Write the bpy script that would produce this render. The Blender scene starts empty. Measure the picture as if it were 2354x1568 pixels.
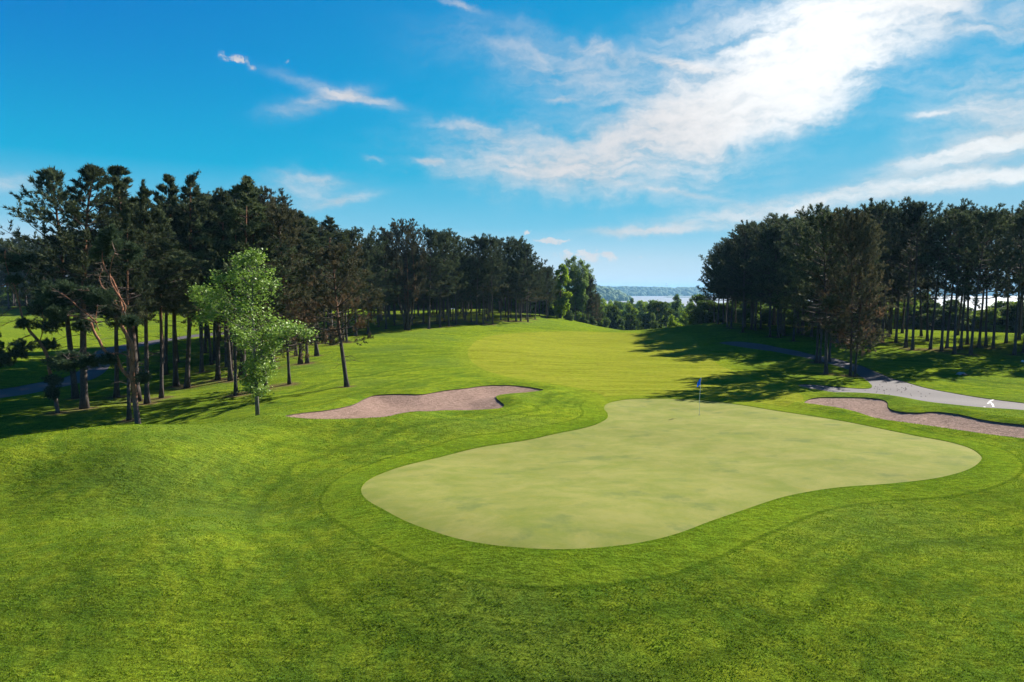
import bpy, math, random
import numpy as np
from mathutils import Vector
R = math.radians
SC = bpy.context.scene
COL = SC.collection
# ------------------------------------------------------------------ camera
F, PW, PH = 1569.0, 2353.0, 1568.0          # focal length and frame of the photo, in the same pixels
PITCH = math.atan(116.0/F)
CAMZ = 7.0
cam_d = bpy.data.cameras.new('camera'); cam = bpy.data.objects.new('camera', cam_d); COL.objects.link(cam)
cam_d.sensor_width = 36.0; cam_d.lens = 36.0*F/PW; cam_d.clip_start = 0.1; cam_d.clip_end = 60000
cam.location = (0, 0, CAMZ); cam.rotation_euler = (math.pi/2-PITCH, 0, 0)
SC.camera = cam
# ------------------------------------------------------------------ light
SUN_AZ, SUN_EL = R(49), R(34.5)
sd_ = bpy.data.lights.new('sun', 'SUN'); sun = bpy.data.objects.new('sun', sd_); COL.objects.link(sun)
sd_.energy = 5.0; sd_.angle = R(0.55); sd_.color = (1.0, 0.93, 0.80)
sv = Vector((math.sin(SUN_AZ)*math.cos(SUN_EL), math.cos(SUN_AZ)*math.cos(SUN_EL), math.sin(SUN_EL)))
sun.rotation_euler = sv.to_track_quat('Z', 'Y').to_euler()
sun.location = (40, 40, 60)
SC.view_settings.view_transform = 'Standard'; SC.view_settings.look = 'None'
SC.view_settings.exposure = 1.75; SC.view_settings.gamma = 1.0
SC.render.engine = 'CYCLES'

def ray(px, py):
    a, b = (px-PW/2)/F, -(py-PH/2)/F
    return np.array([a, math.cos(PITCH)+b*math.sin(PITCH), -math.sin(PITCH)+b*math.cos(PITCH)])

# ------------------------------------------------------------------ node helper
class NT:
    def __init__(s, nt): s.t = nt; s.n = nt.nodes; s.l = nt.links
    def node(s, typ, ins=None, **kw):
        n = s.n.new(typ)
        for k, v in kw.items(): setattr(n, k, v)
        for k, v in (ins or {}).items():
            if isinstance(v, bpy.types.NodeSocket): s.l.new(v, n.inputs[k])
            else: n.inputs[k].default_value = v
        return n
    def math(s, op, a, b=0.0, c=0.0, clamp=False):
        n = s.n.new('ShaderNodeMath'); n.operation = op; n.use_clamp = clamp
        for i, v in enumerate((a, b, c)):
            if isinstance(v, bpy.types.NodeSocket): s.l.new(v, n.inputs[i])
            else: n.inputs[i].default_value = v
        return n.outputs[0]
    def mix(s, f, a, b, blend='MIX'):
        n = s.n.new('ShaderNodeMix'); n.data_type = 'RGBA'; n.blend_type = blend; n.clamp_factor = True
        for i, v in ((0, f), (6, a), (7, b)):
            if isinstance(v, bpy.types.NodeSocket): s.l.new(v, n.inputs[i])
            elif i == 0: n.inputs[0].default_value = v
            else: n.inputs[i].default_value = (*v, 1.0)
        return n.outputs[2]
    def sstep(s, v, lo, hi, a=0.0, b=1.0):
        n = s.n.new('ShaderNodeMapRange'); n.interpolation_type = 'SMOOTHSTEP'
        s.l.new(v, n.inputs[0]); n.inputs[1].default_value = lo; n.inputs[2].default_value = hi
        n.inputs[3].default_value = a; n.inputs[4].default_value = b
        return n.outputs[0]
    def ramp(s, v, stops):
        n = s.n.new('ShaderNodeValToRGB'); cr = n.color_ramp
        cr.elements[0].position, cr.elements[0].color = stops[0][0], (*stops[0][1], 1)
        cr.elements[1].position, cr.elements[1].color = stops[-1][0], (*stops[-1][1], 1)
        for p, c in stops[1:-1]:
            e = cr.elements.new(p); e.color = (*c, 1)
        s.l.new(v, n.inputs[0]); return n.outputs[0]
    def noise(s, vec, scale, detail=3.0, rough=0.5, dist=0.0, color=False):
        n = s.n.new('ShaderNodeTexNoise'); s.l.new(vec, n.inputs['Vector'])
        n.inputs['Scale'].default_value = scale; n.inputs['Detail'].default_value = detail
        n.inputs['Roughness'].default_value = rough; n.inputs['Distortion'].default_value = dist
        return n.outputs[1 if color else 0]
    def mapping(s, vec, scale=(1,1,1), rot=(0,0,0), loc=(0,0,0)):
        n = s.n.new('ShaderNodeMapping'); s.l.new(vec, n.inputs[0])
        n.inputs['Scale'].default_value = scale; n.inputs['Rotation'].default_value = rot; n.inputs['Location'].default_value = loc
        return n.outputs[0]

# ------------------------------------------------------------------ sky
world = bpy.data.worlds.new('World'); SC.world = world; world.use_nodes = True
W = NT(world.node_tree); W.n.clear()
tc = W.node('ShaderNodeTexCoord')
sep = W.node('ShaderNodeSeparateXYZ', {0: tc.outputs['Generated']})
X, Y, Z = sep.outputs
AZ = W.math('ARCTAN2', X, Y)
EL = W.math('ARCSINE', W.math('MINIMUM', W.math('MAXIMUM', Z, -0.999), 0.999))
def azel(px, py):
    v = ray(px, py); v = v/np.linalg.norm(v)
    return math.atan2(v[0], v[1]), math.asin(v[2])
comb = W.node('ShaderNodeCombineXYZ', {0: AZ, 1: EL, 2: 0.0}).outputs[0]
warp = W.noise(comb, 7.0, 5.0, 0.6, color=True)
warp2 = W.noise(comb, 28.0, 4.0, 0.6, color=True)
def vadd(a, b, sc):
    m = W.node('ShaderNodeVectorMath', operation='SUBTRACT'); W.l.new(b, m.inputs[0]); m.inputs[1].default_value = (.5, .5, .5)
    k = W.node('ShaderNodeVectorMath', operation='SCALE'); W.l.new(m.outputs[0], k.inputs[0]); k.inputs[3].default_value = sc
    q = W.node('ShaderNodeVectorMath', operation='ADD'); W.l.new(a, q.inputs[0]); W.l.new(k.outputs[0], q.inputs[1])
    return q.outputs[0]
cw = vadd(vadd(comb, warp, 0.10), warp2, 0.022)
cws = vadd(vadd(comb, warp2, 0.018), W.noise(comb, 110.0, 3.0, 0.6, color=True), 0.007)
sepw = W.node('ShaderNodeSeparateXYZ', {0: cw}); sepws = W.node('ShaderNodeSeparateXYZ', {0: cws})
def blob(px, py, hl, hw, ang, st, soft=True):
    a0, e0 = azel(px, py); k = 1.0/F*0.93
    sw = sepw if soft else sepws
    c, s_ = math.cos(R(ang)), math.sin(R(ang))
    dx = W.math('SUBTRACT', sw.outputs[0], a0); dy = W.math('SUBTRACT', sw.outputs[1], e0)
    u = W.math('ADD', W.math('MULTIPLY', dx, c/(hl*k)), W.math('MULTIPLY', dy, s_/(hl*k)))
    v = W.math('ADD', W.math('MULTIPLY', dx, -s_/(hw*k)), W.math('MULTIPLY', dy, c/(hw*k)))
    r2 = W.math('ADD', W.math('MULTIPLY', u, u), W.math('MULTIPLY', v, v))
    return W.math('MULTIPLY', W.math('EXPONENT', W.math('MULTIPLY', r2, -1.0)), st)
def total(lst):
    t = lst[0]
    for b in lst[1:]: t = W.math('ADD', t, b)
    return t
cw_fine = 1
big = total([blob(*b) for b in (
    (1880,80,300,120,34,1.3), (1700,190,250,80,24,1.0), (1800,240,210,50,22,.95), (2100,0,240,60,14,.8), (1950,150,160,50,32,.6), (1500,290,200,50,14,.85), (1600,60,120,60,0,.5),
    (1620,320,300,34,10,.5), (1290,405,220,48,-2,.75), (1110,300,120,22,-6,.62), (1200,360,230,60,-8,.3), (1340,170,300,70,-10,.42),
    (2310,260,120,90,30,.75), (1420,120,150,16,-12,.4), (2330,20,160,22,8,.7), (1000,390,160,30,-8,.2), (690,440,110,36,4,.5), (1320,340,330,90,4,.36), (1620,430,240,50,4,.25), (1280,150,240,60,-12,.25), (2200,230,160,120,20,.25))])
thin = total([blob(*b, False) for b in (
    (2300,335,190,20,11,1.1), (2180,352,120,10,8,.5), (2150,420,230,16,4,1.15), (2330,405,120,13,4,.8), (1720,495,250,20,5,.75), (1880,462,90,8,20,.5),
    (1490,530,140,9,1,.75), (1560,445,160,7,-12,.35), (1590,155,80,10,-14,.75), (2140,262,36,6,-4,.6),
    (730,200,110,13,-13,.34), (690,246,90,20,15,.34), (775,222,75,15,14,.45), (850,230,70,11,-8,.6), (990,376,30,8,0,.8), (855,366,22,6,-10,.4),
    (790,460,70,10,14,.6), (730,412,60,10,-8,.4), (20,418,60,20,6,.45), (1050,8,50,8,-12,.5), (1290,230,36,6,2,.5))])
cum = total([blob(*b, False) for b in (
    (514,130,15,10,-12,.6), (535,135,18,10,-4,.65), (557,139,17,8,-8,.6), (581,156,12,7,0,.55), (658,146,8,5,20,.5), (1362,590,66,12,-3,2.0), (1330,580,30,8,0,1.4),
    (1270,552,36,5.5,0,2.2), (1211,533,10,5,0,1.8), (1475,594,9,2.5,0,1.0))])
# fibrous texture inside the veils, along the way they lie
st1 = W.noise(W.mapping(cw, (5, 26, 1), (0, 0, R(-22))), 1.6, 8.0, 0.62)
st2 = W.noise(W.mapping(cws, (16, 60, 1), (0, 0, R(-14))), 1.5, 6.0, 0.62)
fbm = W.noise(cws, 22.0, 9.0, 0.66)
fbm2 = W.noise(cws, 60.0, 8.0, 0.72)
fib = W.math('ADD', W.math('MULTIPLY', st1, .5), W.math('ADD', W.math('MULTIPLY', st2, .25), W.math('MULTIPLY', fbm, .25)))
dens_b = W.math('MULTIPLY', big, W.sstep(fib, .27, .73, .18, 1.25))
dens_b = W.math('ADD', dens_b, W.math('MULTIPLY', thin, W.sstep(st2, .25, .62, .45, 1.1)))
dens_c = W.math('MULTIPLY', cum, W.sstep(fbm2, .36, .62, .0, 1.25))
cov_b = W.math('SUBTRACT', 1.0, W.math('EXPONENT', W.math('MULTIPLY', W.math('POWER', dens_b, 1.5), -1.75)))
cov = W.math('MAXIMUM', cov_b, W.sstep(dens_c, .10, 1.05, 0, .88))
# glow of the sun spread by the cirrus
ga, ge = azel(1870, 95)
gx = W.math('SUBTRACT', AZ, ga); gy = W.math('SUBTRACT', EL, ge)
g2 = W.math('ADD', W.math('MULTIPLY', gx, gx), W.math('MULTIPLY', W.math('MULTIPLY', gy, gy), 1.3))
glow = W.math('EXPONENT', W.math('MULTIPLY', g2, -1/(.17**2)))
wide = W.math('EXPONENT', W.math('MULTIPLY', g2, -1/(.62**2)))
EXPO = 2.0**1.75
def D(*c): return tuple(v/EXPO for v in c)
base = W.ramp(W.math('DIVIDE', EL, 1.2, clamp=True), [
    (0.0, D(.86,.82,.83)), (0.035, D(.66,.73,.80)), (0.075, D(.22,.54,.72)), (0.14, D(.0,.40,.66)), (0.23, D(.0,.32,.64)), (0.33, D(.0,.22,.57)), (0.55, D(.01,.15,.42)), (1.0, D(.01,.10,.33))])
left = W.sstep(AZ, -.75, .20, 0.0, 1.0)
hi_ = W.sstep(EL, .12, .38, 0.0, 1.0)
base = W.mix(W.math('MULTIPLY', W.math('MULTIPLY', W.math('SUBTRACT', 1.0, left), hi_), .75), base, D(.0, .16, .56))
base = W.mix(W.math('MULTIPLY', wide, .34), base, D(.02, .50, .76))
lowr = W.math('MULTIPLY', W.sstep(AZ, .15, .6, 0, .7), W.sstep(EL, .06, .28, 1, 0))
base = W.mix(lowr, base, D(.36, .55, .68))
ccol = W.mix(glow, D(.73, .69, .675), D(.93, .92, .90))
ccol = W.mix(W.math('MULTIPLY', W.sstep(AZ, .22, .5, 0, 1), W.sstep(thin, .3, .9, 0, .9)), ccol, D(.87, .86, .845))
shade = W.sstep(fib, .36, .6, .88, 1.05)
ccol = W.mix(1.0, ccol, W.node('ShaderNodeCombineColor', {0: shade, 1: shade, 2: shade}).outputs[0], 'MULTIPLY')
skyc = W.mix(cov, base, ccol)
core = W.math('MULTIPLY', glow, W.sstep(cov_b, .4, 1, 0, .045))
skyc = W.mix(1.0, skyc, W.node('ShaderNodeCombineColor', {0: core, 1: core, 2: core}).outputs[0], 'ADD')
bg1 = W.node('ShaderNodeBackground', {0: skyc, 1: 1.0})
nis = W.node('ShaderNodeTexSky', sky_type='NISHITA', sun_disc=False)
nis.sun_elevation = SUN_EL; nis.sun_rotation = SUN_AZ
bg2 = W.node('ShaderNodeBackground', {0: W.mix(1.0, nis.outputs[0], (.02, .7, 1.0), 'MULTIPLY'), 1: 0.002})
add = W.node('ShaderNodeAddShader'); W.l.new(bg1.outputs[0], add.inputs[0]); W.l.new(bg2.outputs[0], add.inputs[1])
outw = W.node('ShaderNodeOutputWorld'); W.l.new(add.outputs[0], outw.inputs[0])
world.cycles.sampling_method = 'MANUAL'; world.cycles.sample_map_resolution = 512

# ------------------------------------------------------------------ mesh helpers
def tag(o, label=None, cat=None, group=None, kind=None):
    if label: o['label'] = label
    if cat: o['category'] = cat
    if group: o['group'] = group
    if kind: o['kind'] = kind
    return o
def empty(name, loc, rz=0.0, sc=1.0):
    o = bpy.data.objects.new(name, None); COL.objects.link(o); o.empty_display_size = .3
    o.location = loc; o.rotation_euler = (0, 0, rz); o.scale = (sc, sc, sc) if not hasattr(sc, '__len__') else sc
    return o
def link(name, me, mat=None, parent=None, loc=None):
    o = bpy.data.objects.new(name, me); COL.objects.link(o)
    if mat: me.materials.append(mat)
    if parent: o.parent = parent
    if loc: o.location = loc
    return o
def np_mesh(name, V, Fc, smooth=False):
    V = np.asarray(V, np.float32); Fc = np.asarray(Fc, np.int32); n, k = Fc.shape
    me = bpy.data.meshes.new(name)
    me.vertices.add(len(V)); me.vertices.foreach_set('co', V.ravel())
    me.loops.add(n*k); me.loops.foreach_set('vertex_index', Fc.ravel())
    me.polygons.add(n); me.polygons.foreach_set('loop_start', np.arange(0, n*k, k, dtype=np.int32))
    if smooth: me.polygons.foreach_set('use_smooth', np.ones(n, bool))
    me.update(calc_edges=True); return me
class Geo:
    """collects tubes, boxes and loose triangles for one mesh"""
    def __init__(s): s.v = []; s.f = []; s.n = 0
    def add(s, v, f):
        v = np.asarray(v, float).reshape(-1, 3); s.v.append(v); s.f += [tuple(i+s.n for i in q) for q in f]; s.n += len(v)
    def tube(s, pts, rad, k=6, cap=True):
        pts = [np.asarray(p, float) for p in pts]; ring = []
        up = np.array([.13, .21, .97])
        for i, p in enumerate(pts):
            d = pts[min(i+1, len(pts)-1)]-pts[max(i-1, 0)]; d = d/(np.linalg.norm(d)+1e-9)
            a = np.cross(d, up if abs(d @ up) < .95 else np.array([1., 0, 0])); a /= np.linalg.norm(a)+1e-9
            b = np.cross(d, a)
            for j in range(k):
                t = 2*math.pi*j/k; ring.append(p+rad[i]*(a*math.cos(t)+b*math.sin(t)))
        f = []
        for i in range(len(pts)-1):
            for j in range(k):
                f.append((i*k+j, i*k+(j+1) % k, (i+1)*k+(j+1) % k, (i+1)*k+j))
        if cap: f.append(tuple(range((len(pts)-1)*k, len(pts)*k))); f.append(tuple(reversed(range(k))))
        s.add(ring, f)
    def mesh(s, name, smooth=True):
        me = bpy.data.meshes.new(name)
        me.from_pydata(np.concatenate(s.v).tolist() if s.v else [], [], s.f); me.update()
        if smooth: me.polygons.foreach_set('use_smooth', np.ones(len(me.polygons), bool))
        return me

# ------------------------------------------------------------------ terrain heights
CP = []
def cz(px, py, z):
    d = ray(px, py); t = (z-CAMZ)/d[2]; CP.append((d[0]*t, d[1]*t, z))
def cd(px, py, y):
    d = ray(px, py); t = y/d[1]; CP.append((d[0]*t, y, CAMZ+d[2]*t))
def cxyz(x, y, z): CP.append((x, y, z))
for a in ((1607,953,0),(830,1130,0),(2255,1050,.1),(1220,1260,-.05),(1500,917,0),(1390,945,.05),(1800,1142,.0),(1500,1080,0),(1100,1120,0),
          (2353,1120,-.05),
          (420,1200,-.05),(300,1050,.8),(640,1040,.15),
          (300,992,1.3),(0,1042,1.0),(600,986,.75),(150,1012,1.2),(450,986,1.12),
          (133,949,-.85),(194,939,-.85),(430,891,-.6),(592,955,.08),(797,889,.1),(665,883,-.05),(542,909,-.35),(371,916,-.75),(501,873,-.35),
          (0,905,-1.25),(110,885,-1.25),(250,845,-1.1),(60,826,-.35),(0,830,-.35),(170,826,-.8),(0,750,.5),(300,760,.2),(450,772,.3),(600,800,.2),(700,835,.25),(764,793,.8),
          (1100,800,.6),(1300,830,.05),(1300,780,.15),(1450,860,.0),(1650,830,0),(1200,870,.25),(900,860,.25),(1000,880,.45),(1100,870,.4),(900,970,.62),(1050,960,.55),(1000,1022,.0),(1150,1000,.02),(820,1040,-.05),(740,990,.45),(1200,948,.35),(1300,905,.2),(1050,960,.3),
          (1500,800,-.1),(1898,860,-.05),(1964,866,.05),(2353,935,.1),(2151,896,.1),(2260,990,-.1),(1840,890,.05),(1950,930,.0),(1760,850,-.1),(1700,800,.35),
          (2250,850,.5),(2050,840,.35)): cz(*a)
for a in ((300,712,150),(60,712,150),(470,730,140),(886,756,100),(935,759.5,97),(1011,752.7,103),(1132,746,112),(1213,740,120),(1240,723,138),(1390,759,148),(1330,744,150),
          (1500,762,128),(1440,762,130),(1580,756,124),(1640,742,118),(1708,764,95),(1771,775,88),(1825,785,82),(2002,796,76),(2100,804,72),(2235,816,66),(2336,816,66),
          (2132,764,98),(2353,771,92),(1850,762,105),(1390,762,125)): cd(*a)
def cb(px, y, z): CP.append(((px-PW/2)/F*y, y, z))
for a in ((1176,14.5,-1.6),(1176,16.2,-.85),(1176,12,-2.8),(1650,14.5,-1.7),(1650,16.4,-1.0),(1650,18.3,-.38),(2353,15,-1.7),(2353,18,-1.05),(2353,21.5,-.4),(600,15,-1.45),(600,18,-.75),(600,21,-.5),(0,15,-1.3),(0,19,-.5),(0,12,-1.9),(2000,12,-2.8),(680,24.5,-.4),(520,22.5,-.65),(300,22.8,-.45),(0,23.5,-.1),(850,20.5,-.2),(950,17.6,-.4),
          (300,34,-.45),(300,38,-.95),(0,31.5,-.6),(0,37,-1.3),(150,33,-.6),(150,38,-1.2),(450,36,-.3),(450,41,-.5),(-300,38,-.9),(2353,150,-4),(2000,150,-3),(1750,155,-2),(1450,165,-7.5),(1550,165,-7),(1340,185,-4),(1240,175,1),(1000,150,2),(2700,110,-1),
          (2900,70,1),(2900,45,.4),(-400,70,-.8),(-400,110,.8),(-400,150,2.5),(2600,30,-.2),(-400,25,0)): cb(*a)
for a in ((0,0,-3),(-25,0,-2),(30,0,-3),(0,-40,-4),(-50,-30,-3),(60,-30,-3.5),(-70,20,-.5),(80,30,.2)): cxyz(*a)
CP = np.array(CP); NCP = len(CP)
def tphi(r2): return np.where(r2 > 1e-12, .5*r2*np.log(np.maximum(r2, 1e-12)), 0)
_A = np.zeros((NCP+3, NCP+3)); _d = ((CP[:, None, :2]-CP[None, :, :2])**2).sum(-1)
_A[:NCP, :NCP] = tphi(_d)+np.eye(NCP)*.15
_A[:NCP, NCP] = 1; _A[:NCP, NCP+1:] = CP[:, :2]; _A[NCP, :NCP] = 1; _A[NCP+1:, :NCP] = CP[:, :2].T
_w = np.linalg.solve(_A, np.concatenate([CP[:, 2], np.zeros(3)]))
def sst(x, a, b):
    t = np.clip((x-a)/(b-a), 0, 1); return t*t*(3-2*t)
def vnoise(x, y, s, seed=0):
    x = x/s+seed*17.3; y = y/s-seed*9.1
    return (np.sin(x*1.3+1.7*np.sin(y*.9+seed))+np.sin(y*1.7+1.3*np.sin(x*1.1-seed))+np.sin((x+y)*2.3+seed))/3
def base_h(x, y):
    x = np.asarray(x, float); y = np.asarray(y, float); sh = x.shape
    xf, yf = x.ravel(), y.ravel(); xc = np.clip(xf, -130, 130); yc = np.clip(yf, -45, 190)
    z = np.empty(len(xf))
    for i in range(0, len(xf), 20000):
        s = slice(i, i+20000)
        d = (xc[s, None]-CP[None, :, 0])**2+(yc[s, None]-CP[None, :, 1])**2
        z[s] = tphi(d) @ _w[:NCP]+_w[NCP]+_w[NCP+1]*xc[s]+_w[NCP+2]*yc[s]
    z = np.clip(z, -12, 6)
    z = z+(.03*vnoise(xf, yf, 4.0, 1)+.05*vnoise(xf, yf, 2.1, 7))*sst(yf, 10, 30)
    far = np.interp(yf, [-1e5, 150, 260, 420, 900, 1250, 1e5], [-4, -6, -15, -21, -24, -35, -35])+1.2*vnoise(xf, yf, 45, 3)
    lf = sst(-xf-.0*yf, 130, 300); far = far*(1-lf*(yf < 1000))+lf*(yf < 1000)*np.minimum(1.5, far+22)
    w = np.maximum(sst(yf, 158, 215), sst(np.abs(xf), 130, 260))
    return (z*(1-w)+far*w).reshape(sh)
def hit(px, py, tmax=400):
    d = ray(px, py); t = np.arange(8, tmax, .25); z = base_h(d[0]*t, d[1]*t)
    k = np.nonzero(CAMZ+d[2]*t < z)[0]
    if not len(k): return None
    i = k[0]; a, b = t[max(i-1, 0)], t[i]
    for _ in range(12):
        m = (a+b)/2
        if CAMZ+d[2]*m < base_h(np.array([d[0]*m]), np.array([d[1]*m]))[0]: b = m
        else: a = m
    return np.array([d[0]*b, d[1]*b])
def smooth_poly(pts, n=5):
    P = np.array(pts); out = []
    for i in range(len(P)):
        p0, p1, p2, p3 = P[i-1], P[i], P[(i+1) % len(P)], P[(i+2) % len(P)]
        for k in range(n):
            t = k/n; out.append(.5*((2*p1)+(-p0+p2)*t+(2*p0-5*p1+4*p2-p3)*t*t+(-p0+3*p1-3*p2+p3)*t**3))
    return np.array(out)
def outline(pts, extra=None):
    return smooth_poly([hit(*p) if len(p) == 2 else np.array(p[:2]) for p in pts])
GREEN = outline([(830,1130),(836,1112),(858,1096),(900,1079),(960,1062),(1050,1040),(1150,1020),(1240,1005),(1320,988),(1370,975),(1394,962),(1396,950),(1388,938),(1398,926),(1430,919),
    (1480,916),(1560,917),(1620,920),(1700,930),(1780,943),(1880,958),(1990,978),(2100,1000),(2180,1015),(2230,1030),(2253,1046),(2255,1056),(2240,1071),(2205,1086),(2150,1099),(2060,1110),
    (1950,1118),(1870,1128),(1800,1142),(1720,1168),(1640,1195),(1560,1225),(1480,1245),(1390,1257),(1300,1262),(1220,1260),(1130,1252),(1040,1235),(950,1205),(880,1170),(845,1150)])
BUNK1 = outline([(862,910),(906,907),(964,908),(994,904),(1023,899),(1067,894),(1111,888),(1155,886.5),(1190,888),(1222,892),(1249,898),(1213,903),(1172,906),(1142,911),(1143,919),(1156,929),
    (1158,935),(1143,941),(1096,944.5),(1008,945.5),(935,950),(890,959),(820,963.5),(740,965),(690,963),(655,958),(700,950),(760,943),(810,932),(838,918)])
BUNK2 = outline([(1848,926),(1860,919),(1882,915),(1936,914),(1986,915),(2024,919),(2039,926),(2040,935),(2048,943),(2070,948),(2109,950),(2151,948),(2205,954),(2262,967),(2353,978),(2450,986),(2520,992),
    (2540,1005),(2520,1020),(2450,1018),(2353,1010),(2282,1002),(2166,985),(2051,969),(2005,960),(1955,944.5),(1897,935),(1858,930)])
PATH2 = outline([(1652,788),(1705,785.6),(1797,800),(1870,815.6),(1951,833),(2012,854),(2078,877),(2151,896),(2243,912),(2353,926),(2500,942),(2650,954),(2650,974),(2500,959),(2353,942.5),(2243,935),(2128,923),(2024,909),
    (1936,904),(1882,896),(1836,887),(1851,883),(1936,890),(1985,893),(2003,890),(2000,882),(1985,870),(1951,850),(1870,827),(1789,810),(1705,798)])
PATH1 = outline([(-160,922),(-80,908),(0,894.5),(42,888),(105,876),(160,863),(190,842),(202,820),(236,802),(286,792),(366,780),(447,769),(530,762),(530,768),(447,775),(379,786),(295,804),(261,821),(250,845),(223,867),(168,884),
    (114,895),(42,909),(0,915),(-80,930),(-160,946)])
FAIR = outline([(1075,812),(1082,795),(1105,780),(1150,769),(1250,763),(1330,762.5),(1400,764.5),(1480,767),(1540,766.5),(1580,770),(1600,785),(1615,805),(1640,830),(1690,855),(1760,880),(1825,905),(1845,925),(1780,938),(1620,935),
    (1480,950),(1395,925),(1385,908),(1330,892),(1262,881),(1200,872),(1150,862),(1105,846),(1083,830)])
def psdf(P, x, y, far=12.0):
    """signed distance to an outline, positive inside, only worked out near it"""
    out = np.full(x.shape, -far); m = (x > P[:, 0].min()-far) & (x < P[:, 0].max()+far) & (y > P[:, 1].min()-far) & (y < P[:, 1].max()+far)
    xs, ys = x[m], y[m]; d2 = np.full(len(xs), 1e9); ins = np.zeros(len(xs), bool)
    for i in range(len(P)):
        a, b = P[i], P[(i+1) % len(P)]; e = b-a; L = e @ e+1e-12
        t = np.clip(((xs-a[0])*e[0]+(ys-a[1])*e[1])/L, 0, 1)
        d2 = np.minimum(d2, (xs-a[0]-t*e[0])**2+(ys-a[1]-t*e[1])**2)
        if a[1] != b[1]:
            c = ((a[1] > ys) != (b[1] > ys)) & (xs < (b[0]-a[0])*(ys-a[1])/(b[1]-a[1])+a[0]); ins ^= c
    out[m] = np.where(ins, np.sqrt(d2), -np.sqrt(d2)); return out
def shape_h(z, b1, b2, gr):
    for b in (b1, b2):
        z = z-.07*sst(b, -.05, .3)-.32*sst(b, 0, 2.0)+.20*np.exp(-((b+1.0)/.85)**2)
    return z
def height(x, y):
    x = np.atleast_1d(np.asarray(x, float)); y = np.atleast_1d(np.asarray(y, float))
    return shape_h(base_h(x, y), psdf(BUNK1, x, y), psdf(BUNK2, x, y), None)
def ground(px, py, tmax=400):
    p = hit(px, py, tmax); return Vector((p[0], p[1], height(p[0], p[1])[0]))
def at_depth(px, y):
    x = (px-PW/2)/F*y*1.0; return Vector((x, y, height(x, y)[0]))
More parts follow.
